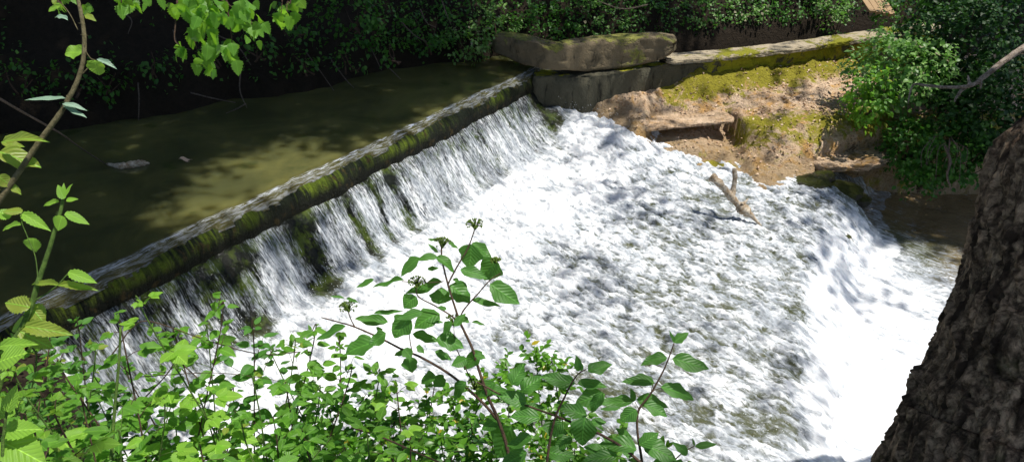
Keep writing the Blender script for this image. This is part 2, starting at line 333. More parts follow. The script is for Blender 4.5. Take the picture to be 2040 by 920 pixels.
# ================================================================== WATER
def river_z(u, v):
    ve = np.interp(u, [0, 3.2, 7.2, 9.2, 10], [6.3, 5.8, 5.15, 5.2, 4.8])
    t = np.where(v < 3, v, np.where(v < ve, 3+(v-3)/(ve-3)*2, 5+(v-ve)))
    z = np.interp(t, [0, .10, .17, .30, .48, .62, .9, 3, 4.5, 4.9, 5.22, 5.6, 6.4, 16], [-.30, -.335, -.40, -.60, -.86, -1.02, -1.10, -1.25, -1.38, -1.44, -1.62, -1.98, -2.1, -2.14])
    z = z+.42*sm(u, 7.3, 8.6)*sm(v, .2, .6)*(1-sm(v, 1.2, 3.0))
    return z, t
def build_river():
    us = np.concatenate([np.arange(-3.5, -.6, .05), np.arange(-.6, 10.2, .0155), np.arange(10.2, 16, .06)])
    vs = np.concatenate([np.arange(.09, 6.4, .0155), np.arange(6.4, 9, .03), np.arange(9, 15, .08)])
    u, v = np.meshgrid(us, vs, indexing='ij')
    z, t = river_z(u, v)
    cas = 1-sm(t, .55, .95); fall = sm(t, 4.75, 5.2)*(1-sm(t, 5.7, 6.6)); low = sm(t, 5.5, 6.3)
    # warped flow coordinates
    wu = u+.22*fbm(u*1.1, v*1.1, 11, 3); wv = v+.25*fbm(u*1.1+9, v*1.1, 15, 3)
    big = fbm(wu*.9, wv*.75, 21, 3)
    puf = fbm(wu*3.0, wv*1.35, 31, 5, True)
    chop = fbm((wu+.06*fbm(u*4, v*4, 43, 2))*9, wv*3.4, 41, 4, True)
    wu2 = wu+.05*fbm(u*5, v*5, 45, 2); wv2 = wv+.06*fbm(u*5+4, v*5, 46, 2)
    fine = fbm(wu2*25, wv2*12, 51, 3, True)
    upper = 1-sm(v, 2.2, 4.6)
    amp = (1-cas)*(1-fall*.55)*(1-.45*low)
    edge = sm(u, 8.6, 10.2)*.6
    dz = amp*(.085*big+(.05+.06*upper)*puf+.050*chop+.020*fine)*(1-edge)
    # cascade: streaming lobes
    lob = fbm(u*1.5, v*.3, 61, 3); rib = fbm(u*11+lob*2, v*1.1, 65, 4, True); thin = fbm(u*30, v*2.2, 67, 3)
    push = cas*sm(v, .1, .3)*(.10*lob+.045*rib+.016*thin+.02*chop)
    dz = dz+push*.55
    # the lip of the second drop: scalloped lumps
    push = push+fall*(.16*fbm(u*1.6, v*.9, 71, 4, True)+.05*fbm(u*7, v*4, 73, 3, True))
    z = z+dz
    x, y = uv2(u, v+push)
    # foam cover
    cov = .83-.20*sm(-puf, -.1, .3)*(1-cas)-.14*sm(-chop, -.1, .3)-.12*sm(fbm(wu*1.1, wv*.8, 25, 3), 0, .4)
    lacy = sm(v, 2.4, 4.2)*(1-low)*(1-fall)
    cov = cov-.095*lacy-.05*lacy*sm(big, -.1, .4)
    mid = fbm(u*4.5+.3*fbm(u*2, v*3, 90, 2), v*.9, 64, 3); cov = np.where(cas > .5, .60+.12*lob+.08*thin+.20*mid-.16*(1-sm(v, .17, .34)), cov)
    cov = cov+.22*sm(v, .6, 1.2)*(1-sm(v, 1.6, 2.8))
    for (gx, gy, gz, w, a) in ((430, 550, -.65, .22, .42), (355, 545, -.45, .18, .15), (560, 475, -.65, .17, .55), (735, 385, -.5, .07, .25), (690, 450, -.8, .06, .3), (800, 425, -.9, .07, .3), (1085, 205, -.45, .2, .45), (250, 600, -.5, .25, .12)):
        q = unp(gx, gy, gz); gu, gv = toUV(q[0], q[1])
        cov = cov-a*np.exp(-((u-gu+(v-.4)*.25+.10*fbm(v*5, u*3, 77, 2))/w)**2)*cas*(.55+.9*sm(fbm(u*3.5, v*3, 78, 3), -.35, .25))
    cov = cov+.35*sm(t+.35*fbm(u*2.2, v*2.2, 87, 3), 4.85, 5.2)*(1-sm(t, 5.7, 6.6))-.5*sm(u, 8.9, 9.7)*sm(t, 4.6, 5.2)
    # lower river: foam thins out towards the right bank
    px, py = proj(np.stack([x.ravel(), y.ravel(), z.ravel()], 1)); px = px.reshape(u.shape)
    thin_ = sm(u*.55+v*.9, 11.3, 14.0)
    cov = np.where(t > 5.9, .92-.75*sm(u, 7.0, 10.6)-.12*sm(v, 7.5, 9.5)+.20*fbm(u*1.6, v*1.1, 81, 3), cov)
    cov = np.where((t > 5.0) & (t <= 5.9), np.maximum(cov, .62)-.15*sm(u, 7.4, 9.5), cov)
    # shallow brown edge against the mud
    for (q0, q1, w) in (((1420, 350), (1280, 275), .10),):
        pass
    streak = np.clip(cas+.30*fall, 0, 1)
    o = mesh('river_water', np.stack([x, y, z], -1).reshape(-1, 3), gridfaces(len(us), len(vs)), M['foam'], None,
             np.stack([u, v], -1).reshape(-1, 2), True, {'foam': cov, 'streak': streak})
    tag(o, kind='structure')
build_river()
def build_pool():
    us = np.arange(-8, 9.4, .05); vs = np.concatenate([np.arange(-14, -1.2, .2), np.arange(-1.2, .085, .02)])
    u, v = np.meshgrid(us, vs, indexing='ij')
    z = np.interp(v, [-14, -.5, -.25, -.1, 0, .04, .08], [0, 0, -.004, -.012, -.034, -.065, -.13])
    near = sm(v, -.34, -.06)
    v2 = v+.035*near*fbm(u*2.2, v*1., 5, 3)
    z = z+near*(.014*fbm(u*5, v*7, 7, 3)+.010*fbm(u*16, v*9, 8, 3)*1)+.0008*fbm(u*2, v*3, 9, 2)
    x, y = uv2(u, v2)
    cr = sm(v+.06*fbm(u*1.5, v*2, 12, 3), -.19, -.02)
    tag(mesh('pool_water', np.stack([x, y, z], -1).reshape(-1, 3), gridfaces(len(us), len(vs)), M['pool'], None, np.stack([u, v], -1).reshape(-1, 2), True, {'crest': cr}), kind='structure')
build_pool()
# ================================================================== WEIR
def build_weir():
    us = np.arange(-2.2, 8.3, .03); pr = np.array([(-.45, -.5), (-.42, -.08), (-.25, -.05), (-.1, -.045), (-.02, -.055), (.04, -.075), (.085, -.115), (.115, -.17), (.125, -.23), (.12, -.29), (.11, -.36), (.10, -.44), (.09, -.6), (.08, -.9), (.08, -1.7)])
    tt = np.linspace(0, 1, 46); t0 = np.linspace(0, 1, len(pr)); pv = np.interp(tt, t0, pr[:, 0]); pz = np.interp(tt, t0, pr[:, 1])
    u, i = np.meshgrid(us, np.arange(46), indexing='ij'); v = pv[i]; z = pz[i]; f = sm(v, .0, .1)
    v = v+f*(.045*fbm(u*1.3, z*.8, 2, 3)+.03*fbm(u*7, z*2.2, 4, 4)+.008*fbm(u*30, z*12, 4, 2)); z = z+.01*f*fbm(u*5, i*.2, 6, 3)
    x, y = uv2(u, v)
    tag(mesh('weir', np.stack([x, y, z], -1).reshape(-1, 3), gridfaces(len(us), 46), M['weir'], None, np.stack([u, z], -1).reshape(-1, 2)),
        'long low river weir with rounded lip covered in dark and yellow-green moss', 'weir')
build_weir()
# droplets thrown up by the water
def spray():
    k = 5200; u = rng.uniform(.2, 9, k); v = np.abs(rng.normal(0, 1, k))*1.2+.5
    v[k//2:] = np.interp(u[k//2:], [0, 3.2, 7.2, 9.2], [6.3, 5.8, 5.15, 5.2])+rng.normal(.15, .5, k-k//2)
    z, t = river_z(u, v); z = z+.06+np.abs(rng.normal(0, .075, k)); x, y = uv2(u, v); r = rng.uniform(.002, .0055, k)
    o8 = np.array([(1, 0, 0), (-1, 0, 0), (0, 1, 0), (0, -1, 0), (0, 0, 1), (0, 0, -1)], float); f8 = np.array([(0, 2, 4), (2, 1, 4), (1, 3, 4), (3, 0, 4), (2, 0, 5), (1, 2, 5), (3, 1, 5), (0, 3, 5)])
    vs = np.stack([x, y, z], 1)[:, None]+o8[None]*r[:, None, None]*np.array([1, 1, 1.3])
    tag(mesh('spray', vs.reshape(-1, 3), (f8[None]+(np.arange(k)*6)[:, None, None]).reshape(-1, 3), M['spray']), 'white droplets leaping above the churning foam', 'spray', kind='stuff')
spray()
# ================================================================== GROUND
def sheet(name, x, y, z, mat, attrs=None):
    return tag(mesh(name, np.stack([x, y, z], -1).reshape(-1, 3), gridfaces(*x.shape), mat, None, None, True, attrs), kind='structure')
gx, gy = np.meshgrid(np.linspace(-90, 90, 60), np.linspace(-60, 130, 60), indexing='ij')
sheet('ground', gx, gy, np.full(gx.shape, -3.4)+.2*fbm(gx*.1, gy*.1, 1, 2), M['bed'])
LIPX = [4.4, 4.75, 5.1, 6.3, 7.2, 8.5, 12, 20]; LIPY = [9.6, 10.6, 11.50, 11.85, 12.0, 12.0, 12.6, 14]
WALLPX = [(1052, 146, 0.), (1100, 146, .0), (1180, 144, .02), (1260, 136, .03), (1340, 122, .05), (1450, 113, .06), (1560, 101, .08), (1660, 87, .10), (1780, 68, .12), (1880, 55, .14)]
WALL = np.array([unp(*w) for w in WALLPX])
def wally(x): return np.interp(x, WALL[:, 0], WALL[:, 1])
def mud_z(x, y):
    y0 = 11.6+.15*(x-2.3)+.05*fbm(x*2, 0*x, 3, 2); yw = wally(x)
    fr = np.clip((y-y0)/np.maximum(yw-y0, .2), 0, 1.3)
    y0 = np.where(x < 2.3, 11.6+.56*(2.3-x), y0)+.05*fbm(x*2, y*2, 5, 2)
    y0 = y0+.55*sm(x, 2.2, 2.45)*(1-sm(x, 3.75, 3.95)); fr = np.clip((y-y0)/np.maximum(yw-y0, .2), 0, 1.3)
    hi = -.74+.34*fr+.10*sm(x, 3.6, 4.8)*(1-fr)
    hi = np.where(x > 6.2, hi-.15*sm(x, 6.2, 7), hi)
    lo = -1.04+.24*(y-y0)*(y < y0)-.10*sm(x, 4, 5.4)-.5*(1-sm(x, 1.55, 2.05))+.14*sm(x, 1.9, 2.3)*(1-sm(x, 3.2, 3.8))*(y > 11.5)
    hi = hi-.14*(1-sm(x, 1.0, 2.3))
    w = .05+.85*sm(x, 3.75, 4.5)+.55*(1-sm(x, 1.9, 2.3))
    z = lo+(hi-lo)*sm((y-y0)/w, -1., .0)
    # left of the ledge the platform slides under the foam
    n = .05*fbm(x*1.8, y*1.8, 13, 4)+.022*fbm(x*7, y*7, 17, 4, True)
    z = z+n+.27*np.exp(-(np.clip(yw-y, 0, 9)/.30)**2)*sm(x, 2.75, 3.3)*(1-sm(x, 6.4, 7.2))*(.8+.5*fbm(x*1.7, x*0, 8, 3))
    ly = np.interp(x, LIPX, LIPY)+.05*fbm(x*4, x*0, 9, 3); dr = sm(y-ly, .0, -.10)*sm(x, 4.35, 4.6)
    z = z+(-2.7-z)*dr
    behind = sm(y-yw, .1, .35); z = z+(-.75-z)*behind
    return z, y0, yw, dr
xs = np.arange(.2, 13, .028); ys = np.arange(9.4, 16.6, .028)
x, y = np.meshgrid(xs, ys, indexing='ij'); z, y0, yw, dr = mud_z(x, y)
uu, vv = toUV(x, y); rz, rt = river_z(uu, vv)
wet = 1-sm(z-rz, .05, .32); wet = np.maximum(wet*.62, dr)  # wet shore, plus painted hollow shade on the drop face
px, py = proj(np.stack([x.ravel(), y.ravel(), z.ravel()], 1)); 
moss = np.clip(sm(x, 3.3, 4.2)*np.exp(-((y-y0+.15)/.40)**2)*.55+np.exp(-((yw-y)/.42)**2)*sm(x, 2.2, 3.4), 0, 1)+.8*np.exp(-((x-3.35)/.3)**2-((y-11.3)/.14)**2)
moss = moss*(1-dr); z = z+.04*fbm(x*4, y*4, 71, 4, True)*sm(x, 3.4, 4); z = z+.05*moss*np.abs(fbm(x*9, y*9, 27, 3)); sheet('mud_bank', x, y, z, M['mud'], {'wet': wet, 'moss': moss})
# far bank
FB = spline([(-18, 4.5, 0), (-12, 6.6, 0), (-5.1, 10.1, 0), (-2.6, 11.9, 0), (-.55, 13.25, 0), (3, 14.0, 0), (7.2, 15.9, 0), (12, 17.4, 0), (20, 19, 0)], 40)[:, :2]
fs_ = np.concatenate([[0], np.cumsum(np.linalg.norm(np.diff(FB, axis=0), axis=1))])
def fbpt(s, d):
    d = d-.55*fbm(s*.7, s*0+2, 35, 4)*sm(-np.interp(s, fs_, FB[:, 0]), -1., 1.5)
    bx = np.interp(s, fs_, FB[:, 0]); by = np.interp(s, fs_, FB[:, 1]); tx = np.interp(s+.2, fs_, FB[:, 0])-np.interp(s-.2, fs_, FB[:, 0]); ty = np.interp(s+.2, fs_, FB[:, 1])-np.interp(s-.2, fs_, FB[:, 1]); l = np.hypot(tx, ty)+1e-9
    return bx-ty/l*d, by+tx/l*d
def fbz(s, d): return 7*sm(d, .8, 7)*(1-sm(np.interp(s, fs_, FB[:, 0]), -2, 2))+ np.interp(d, [-1, -.15, .05, .4, 1, 2, 4, 8, 16, 40], [-1, -.5, .15, .65, 1.1, 1.9, 3.3, 5.2, 6.5, 8])+.16*fbm(s*.9, d*.9, 33, 4)*sm(d, -.3, .3)  # unseen rise on the left added to block sky reflected in the pool
s_, d_ = np.meshgrid(np.arange(.3, fs_[-1]-.3, .08), np.concatenate([np.arange(-1, 3, .07), np.arange(3, 40, .8)]), indexing='ij')
bx, by = fbpt(s_, d_); bz = fbz(s_, d_); sheet('far_bank', bx, by, bz, M['soil'])
# near bank
def near_z(x, y):
    s = x+.72*y
    hi = 1.9-.43*y-.35*sm(y, 4.9, 5.6)*3; lo = np.maximum(1.9-.95*np.maximum(y, -1), -2.6)
    z = hi+(lo-hi)*sm(s, -.35, .35)
    z = np.where(y < 0, 1.9-.05*y, z); return z+.08*fbm(x*1.3, y*1.3, 44, 4)
x, y = np.meshgrid(np.arange(-9, 9, .07), np.arange(-5, 6.4, .07), indexing='ij'); z = near_z(x, y)
uu, vv = toUV(x, y); z = np.where((vv < -.3) & (y > 3.), np.minimum(z, .25-.9*np.clip(-vv-.6, 0, 1)*sm(uu, -2.8, -1.8)), z)
sheet('near_bank', x, y, z, M['nearsoil'])

# ================================================================== SLAB, WALL, COPING
def strip_block(name, st, thick, mat, label, cat, seed, rough=.02, round_=.05, parent=None):
    """st rows (x, y, zbottom, ztop) along the front; closed block, thick behind; each station a ring"""
    st = np.array(st, float); L = np.concatenate([[0], np.cumsum(np.linalg.norm(np.diff(st[:, :2], axis=0), axis=1))]); q = np.arange(0, L[-1], .04); q = np.append(q, L[-1])
    S_ = np.stack([np.interp(q, L, st[:, k]) for k in range(4)], 1); T_ = np.gradient(S_[:, :2], axis=0); T_ /= np.linalg.norm(T_, axis=1)[:, None]; nb = np.stack([-T_[:, 1], T_[:, 0]], 1)
    ring = []
    for i in range(len(q)):
        zb, zt = S_[i, 2], S_[i, 3]; h = zt-zb; r = min(round_, h*.45); cs = []
        for k in range(9): cs.append((0, zb+(h-r)*k/8))
        for k in range(1, 5): a = k/4*math.pi/2; cs.append((r*(1-math.cos(a)), zt-r+r*math.sin(a)))
        for k in range(1, 8): cs.append((r+(thick-2*r)*k/8, zt))
        for k in range(5): a = k/4*math.pi/2; cs.append((thick-r+r*math.sin(a), zt-r+r*math.cos(a)))
        for k in range(1, 4): cs.append((thick, zt-r-(h-r)*k/3))
        for k in range(1, 4): cs.append((thick*(1-k/4), zb))
        e = min(q[i], q[-1]-q[i]); sc = 1-.5*max(0, 1-e/.12)**2
        cy = zb+h*.5
        for k, (d, zz) in enumerate(cs):
            nn = rough*float(fbm(q[i]*3+seed, (k*.25), seed, 3)); n2 = rough*.7*float(fbm(q[i]*8, k*.6, seed+4, 2))
            dd = thick/2+(d-thick/2)*sc-nn-n2; z2 = cy+(zz-cy)*sc+nn+n2*.6
            ring.append((S_[i, 0]+nb[i, 0]*dd, S_[i, 1]+nb[i, 1]*dd, z2))
        m_ = len(cs)
    n = len(q); fcs = [(i*m_+k, i*m_+(k+1) % m_, (i+1)*m_+(k+1) % m_, (i+1)*m_+k) for i in range(n-1) for k in range(m_)]+[tuple(range(m_)), tuple((n-1)*m_+k for k in range(m_))[::-1]]
    fcs = [f[::-1] for f in fcs]
    o = mesh(name, ring, fcs, mat, parent)
    if label: tag(o, label, cat)
    return o
def z_at(xy, py):                      # height that shows at image row py above this ground point
    lo, hi = -3., 3.
    for _ in range(40):
        m_ = (lo+hi)/2; _, q = proj(np.array([xy[0], xy[1], m_])); lo, hi = (m_, hi) if q[0] > py else (lo, m_)
    return lo
sl = []
for (a, t_, b, zz) in ((975, 70, 104, .52), (1005, 73, 112, .52), (1045, 82, 130, .50), (1090, 95, 138, .46), (1130, 92, 141, .48), (1180, 84, 142, .50), (1260, 76, 134, .52), (1310, 74, 122, .52), (1338, 80, 113, .50)):
    P = unp(a, t_, zz); sl.append((P[0], P[1], z_at(P, b)+.0, zz))
strip_block('stone_slab', sl, .42, M['slab'], 'long brown concrete block with mossy top lying at the end of the weir', 'concrete block', 5, .035, .07)
w0 = [(p[0]-.0, p[1], -1.7, p[2]-.05-.0) for p in WALL]
wall = empty('retaining_wall', (WALL[3][0], WALL[3][1], -.5), 'low moss-covered concrete retaining wall with pale coping above the muddy bank', 'wall')
strip_block('wall_body', w0, .40, M['wall'], None, None, 9, .05, .04, wall)
cpg = [(p[0]+.03, p[1]-.10, p[2]-.04, p[2]+.045) for p in WALL[4:]]
cpg[0] = (cpg[0][0]-.12, cpg[0][1]-.04, cpg[0][2], cpg[0][3])
strip_block('coping', cpg, .46, M['coping'], None, None, 15, .028, .03, wall)
# thin overhanging ledge of the lower platform
A_, B_ = unp(1282, 262, -.79), unp(1470, 243, -.75)
lg = [(A_[0]+(B_[0]-A_[0])*t, A_[1]+(B_[1]-A_[1])*t, -.80+.04*t, -.755+.05*t) for t in np.linspace(0, 1, 6)]
strip_block('concrete_ledge', lg, .6, M['mud'], 'flat concrete ledge edge with dark hollow beneath it beside the foam', 'ledge', 19, .02, .03)

A_, B_ = unp(1640, 338, -1.24), unp(1800, 318, -1.15)
lg = [(A_[0]+(B_[0]-A_[0])*t, A_[1]+(B_[1]-A_[1])*t+.05*math.sin(t*9), -1.33+.08*t, -1.20+.07*t) for t in np.linspace(0, 1, 8)]
strip_block('mud_ledge', lg, 1.15, M['mud'], 'crumbling mud lip with black hollow beneath it over the brown water', 'ledge', 23, .06, .04)
# ================================================================== ROCKS, DRIFTWOOD, PLANKS
def rock(p, r, label, seed, sq=(1, 1, .6)):
    import bmesh
    bm = bmesh.new(); bmesh.ops.create_icosphere(bm, subdivisions=4, radius=1)
    vs = np.array([v.co[:] for v in bm.verts]); fc = [tuple(l.index for l in f.verts) for f in bm.faces]; bm.free()
    n = .28*fbm(vs[:, 0]*1.3+seed, vs[:, 1]*1.3+vs[:, 2], seed, 3)+.10*fbm(vs[:, 0]*4+seed, vs[:, 2]*4+vs[:, 1]*2, seed+3, 3)
    vs = vs*(1+n)[:, None]*np.array(sq)*r+np.asarray(p)
    tag(mesh('wet_rock', vs, fc, M['stone']), label, 'rock', 'wet rocks beside the second drop')
for i, (a, b, zz, r, lb) in enumerate(((1615, 368, -1.42, .26, 'dark wet rock under the edge of the mud, nearest the foam'), (1668, 382, -1.6, .30, 'dark wet rock at the mouth of the hollow, widest of the group'),
        (1700, 398, -1.8, .22, 'dark wet rock lowest down against the brown water'), (1640, 352, -1.36, .16, 'small dark rock tucked tight below the mud lip'), (1655, 480, -1.75, .24, 'dark green rock showing where the foam folds over the second drop'), (1722, 372, -2.0, .24, 'mossy rock deep in the shaded hollow'))):
    rock(unp(a, b, zz), r, lb, i*3+1, (1.3, .9, .62))
# driftwood
zf = -1.02
def wat(a, b, h=0): p = unp(a, b, zf+h); return p
d0 = unp(1470, 415, -1.12)
dw = empty('driftwood', d0, 'pale broken driftwood log with forked stub, caught in the white foam', 'driftwood')
D0 = 10.2
def da(a, b, dd=0): return at(a, b, np.linalg.norm(1)*((d0[1]*cp-(d0[2]-CAMZ)*sp))+dd)
tr = Acc(); tr.tube(spline([da(1416, 352), da(1432, 364), da(1448, 382), da(1462, 398), da(1474, 410, .05), da(1484, 420, .02), da(1497, 430, .02), da(1518, 452, .05)], 6), [.058, .055, .045, .06, .04, .085, .07, .03, .012], 12, .45, 3); tr.build('log', M['drift'], dw)
tr = Acc(); tr.tube(spline([da(1458, 392), da(1462, 372), da(1464, 352), da(1463, 335)], 5), [.05, .036, .034, .032], 9, .2, 5); tr.build('fork', M['drift'], dw)
for (a, b, c, d) in ((1478, 408, 1491, 395), (1440, 372, 1431, 366)):
    tr = Acc(); tr.tube(spline([da(a, b), da((a+c)/2, (b+d)/2+1), da(c, d)], 4), [.04, .022, .004], 7, .2, 8); tr.build('snag', M['drift'], dw)
# planks at the top of the far bank
pl0 = at(1735, 14, 14.6); pp = empty('broken_planks', pl0, 'weathered boards dumped on the leafy bank above the coping', 'planks')
for k in range(4):
    a = at(1712+k*13, -14+k*2, 14.9); b = at(1738+k*13, 24+k*3, 14.3); d = (b-a); w = np.array([.055, .0, .0]); hgt = np.cross(d, w); hgt = hgt/np.linalg.norm(hgt)*.02
    c8 = [a-w, a+w, b+w, b-w]; vs = [p+hgt*(1+.5*k % 2) for p in c8]+[p-hgt for p in c8]
    mesh('plank', vs, [(0, 1, 2, 3), (7, 6, 5, 4), (0, 4, 5, 1), (1, 5, 6, 2), (2, 6, 7, 3), (3, 7, 4, 0)], M['plank'], pp, None, False)
# dead grey branch on the right
db = empty('dead_branch', at(2045, 92, 4.2), 'bare grey dead branch reaching in from the side above the brown water', 'branch')
Bd = 4.2
tr = Acc(); tr.tube(spline([at(2900, -420, Bd+.3), at(2400, -120, Bd+.2), at(2110, 52, Bd+.1), at(2045, 92, Bd), at(2000, 122, Bd), at(1962, 152, Bd), at(1935, 170, Bd-.02), at(1890, 174, Bd-.05), at(1850, 171, Bd-.05), at(1822, 168, Bd-.03), at(1813, 185, Bd), at(1809, 207, Bd+.02)], 6), [.05, .036, .025, .019, .016, .013, .009, .008, .006, .005, .003], 8, .25, 2); tr.build('limb', M['dead'], db)
for pts in (((1937, 168), (1918, 178), (1905, 195), (1902, 203)), ((1933, 170), (1930, 160), (1928, 150)), ((1952, 158), (1954, 168), (1953, 178))):
    tr = Acc(); tr.tube(spline([at(a, b, Bd-.01) for a, b in pts], 5), [.011, .008, .003], 6, .25, 4); tr.build('twig', M['dead'], db)

# ================================================================== TRUNK (near, right)
def ground_base(p): return (p[0], p[1], float(near_z(np.array(p[0]), np.array(p[1]))))
EDGE = [(-1400, 2700), (-600, 2400), (0, 2170), (215, 2046), (260, 2028), (318, 1992), (350, 1958), (400, 1941), (470, 1926), (540, 1902), (600, 1880), (660, 1851), (735, 1818), (790, 1799), (830, 1764), (880, 1744), (920, 1724), (1050, 1672), (1300, 1560), (1700, 1420)]
CEN = [(-1400, 3000), (-600, 2640), (0, 2400), (215, 2300), (400, 2232), (600, 2170), (800, 2110), (920, 2075), (1300, 1960), (1700, 1850)]
def trunk():
    pys = np.linspace(-900, 1650, 620); TD = 2.75
    e = np.interp(pys, *zip(*EDGE)); c = np.interp(pys, *zip(*CEN)); 
    na = 420; th = np.linspace(0, 2*np.pi, na, endpoint=False)
    C = np.array([at(a+np.interp(b, [0, 460, 920], [62, 66, 112]), b, TD) for a, b in zip(c, pys)]); R = (c-e)/F*TD
    R = np.convolve(np.pad(R, 6, mode='edge'), np.ones(13)/13, 'valid')
    ax = np.gradient(C, axis=0); ax /= np.linalg.norm(ax, axis=1)[:, None]
    fwd = np.array([0, cp, -sp]); X = np.cross(ax, fwd); X /= np.linalg.norm(X, axis=1)[:, None]; Y = np.cross(X, ax)
    Ls = np.concatenate([[0], np.cumsum(np.linalg.norm(np.diff(C, axis=0), axis=1))])
    C = C+X*0; TH, LL = np.meshgrid(th, Ls); a = TH/(2*np.pi)*2*np.pi*.45; a2 = a+.25*LL
    # angular noise made periodic through two circle coordinates
    cx, sy = np.cos(TH)*.42, np.sin(TH)*.42
    def pn(f, g, sd, o=3, puff=False): return fbm(cx*f+LL*g*.35+3, sy*f+LL*g, sd, o, puff)
    w = .05*pn(4, 3, 90); cx2, sy2 = cx+w, sy+w
    ridge = fbm(cx2*30+LL*1.6, sy2*30+LL*3.0, 91, 4, True)
    plate = fbm(cx2*11+LL*1.2, sy2*11+LL*2.2, 95, 3, True)
    lump = pn(3.2, 1.8, 97, 3)
    grain = fbm(cx*70+LL*30, sy*70+LL*42, 99, 2)
    disp = .045*lump+.032*plate+.028*ridge+.004*grain
    crack = np.abs(perlin(cx2*34+LL*.9, sy2*34+LL*1.6, 105)); crack2 = np.abs(perlin(cx2*20+LL*5, sy2*20+LL*11, 107)); disp = disp-.030*(1-sm(crack, .0, .20))-.014*(1-sm(crack2, 0, .14))
    r = R[:, None]+disp; r = r*(1+.06*np.cos(3*TH+LL*.8))
    P = C[:, None]+r[..., None]*(np.cos(TH)[..., None]*X[:, None]+np.sin(TH)[..., None]*Y[:, None])
    n = len(pys); i, j = np.meshgrid(np.arange(n-1), np.arange(na), indexing='ij'); f = np.stack([i*na+j, i*na+(j+1) % na, (i+1)*na+(j+1) % na, (i+1)*na+j], -1).reshape(-1, 4)
    return P.reshape(-1, 3), f, C, np.stack([(TH*.42+.05*w+LL*.06), LL], -1).reshape(-1, 2)
TP, TF, TC, TR = trunk()
tree_r = empty('leaning_tree', TC[-1], 'large leaning tree trunk with deeply furrowed brown bark beside the camera', 'tree')
mesh('trunk', TP, TF, M['nearbark'], tree_r, TR)
# ================================================================== LIGHT AND SHADE: sun direction and unseen crowns shaped to cast the shade
SUN = np.array([.35, -.05, 1.]); SUN /= np.linalg.norm(SUN)
def ell(px, py, cx, cy, rx, ry, ang=0, soft=.35):
    a = math.radians(ang); dx = px-cx; dy = py-cy; x_ = dx*math.cos(a)+dy*math.sin(a); y_ = -dx*math.sin(a)+dy*math.cos(a)
    return 1-sm(np.hypot(x_/rx, y_/ry), 1-soft, 1+soft)
def shade(px, py):                     # wanted shade per image point; decides where crown leaves are kept
    line = np.interp(px, [-400, 100, 620, 1050, 1400], [760, 585, 345, 150, 20])
    pool = py < line-6
    s = np.where(pool, 1.0, .02)
    s = np.where(pool, s*(1-.95*ell(px, py, 470, 362, 205, 52, -24, .3)), s)
    s = np.maximum(s, .97*(1-sm(px+(py-500)*.2, 380, 520))*(~pool)*(py < 700))
    s = np.where((py > line-22) & (py < line+16) & (px > 330), np.minimum(s, .35), s)
    s = np.maximum(s, .22*ell(px, py, 1235, 590, 120, 60, 30)); s = np.maximum(s, .55*ell(px, py, 1130, 240, 150, 60, 20)); s = np.maximum(s, .6*ell(px, py, 1700, 450, 110, 60, 20))
    s = np.maximum(s, .3*ell(px, py, 1300, 420, 120, 50, 10)); s = np.maximum(s, .5*ell(px, py, 560, 560, 100, 60, 0))
    s = np.where(py < 130, np.where(px < 1180, np.where(px > 900, .6, .92), .0), s)
    bank = (px > 1330) & (px < 1790) & (py > 80) & (py < 335); s = np.where(bank, .06, s)
    s = np.maximum(s, .8*ell(px, py, 1230, 210, 110, 35)); s = np.maximum(s, .97*ell(px, py, 1730, 362, 110, 30)); s = np.maximum(s, .5*ell(px, py, 1520, 275, 40, 50))
    s = np.maximum(s, 1.*sm(px, 1780, 1850)*(py < 385)); s = np.maximum(s, .85*ell(px, py, 1170, 130, 150, 28, -3)); s = np.where(py > 1000, .22, s); s = s*(1-.8*ell(px, py, 1880, 300, 75, 42)); s = np.where(py > 1250, .6, s)
    s = np.where((px < -60) | (px > 2100), .8, s); s = np.where((px > 2060) & (py < 500), 1., s); s = np.where(py < -40, np.where((px > 1250) & (px < 1760) & (py > -130), .0, .85), s)
    return s
def canopy():
    n = 62000; cx = rng.uniform(-13, 25, n); cy = rng.uniform(-9, 19, n); cz = rng.uniform(12.5, 18, n); P = np.stack([cx, cy, cz], 1)
    h0 = P-SUN*(P[:, 2:3]/SUN[2]); a0 = proj(h0); h1 = P-SUN*((P[:, 2:3]+1.2)/SUN[2]); a1 = proj(h1); h2 = P-SUN*((P[:, 2:3]-1.9)/SUN[2])
    line = np.interp(a0[0], [-400, 100, 620, 1050, 1400], [760, 585, 345, 150, 20]); usepool = a0[1] < line+10
    ppx = np.where(usepool, a0[0], a1[0]); ppy = np.where(usepool, a0[1], a1[1]); ppy = np.where(h1[:, 1] < 2.5, 1300, ppy)
    s = shade(ppx, ppy)
    s = np.where((h2[:, 0] > .75) & (h2[:, 0] < 4.) & (h2[:, 1] > .8) & (h2[:, 1] < 2.75), .98, s)
    s = np.where((h2[:, 0] > -2.4) & (h2[:, 0] < .7) & (h2[:, 1] > 1.) & (h2[:, 1] < 3.0), .10, s)
    s = np.where((h0[:, 1] > 8.6) & (h0[:, 0] < -6), .97, s)
    k = rng.uniform(size=n) < s**1.25*.9; k &= (s > .9) | (rng.uniform(size=n) < .42); return P[k]
CL = canopy()
TREES = [('added_shade_tree', np.array([-8.8, 6.0, .0]), 'unseen tree added for its shade, left of the pool beyond the picture edge'),
         ('added_shade_tree', np.array([-4.5, -3.5, 1.9]), 'unseen tree added for its shade, behind the photographer'),
         ('added_shade_tree', np.array([12.5, 13.5, -.9]), 'unseen tree added for its shade, past the bushes on the far side')]  # unseen trunks added to carry the shade crowns
cent = [np.array([-3, 9, 14]), np.array([0, 0, 14]), np.array([13, 13, 14]), np.array([8, 4, 14.])]
own = np.argmin(np.stack([np.linalg.norm((CL-c)[:, :2], axis=1) for c in cent], 1), 1)
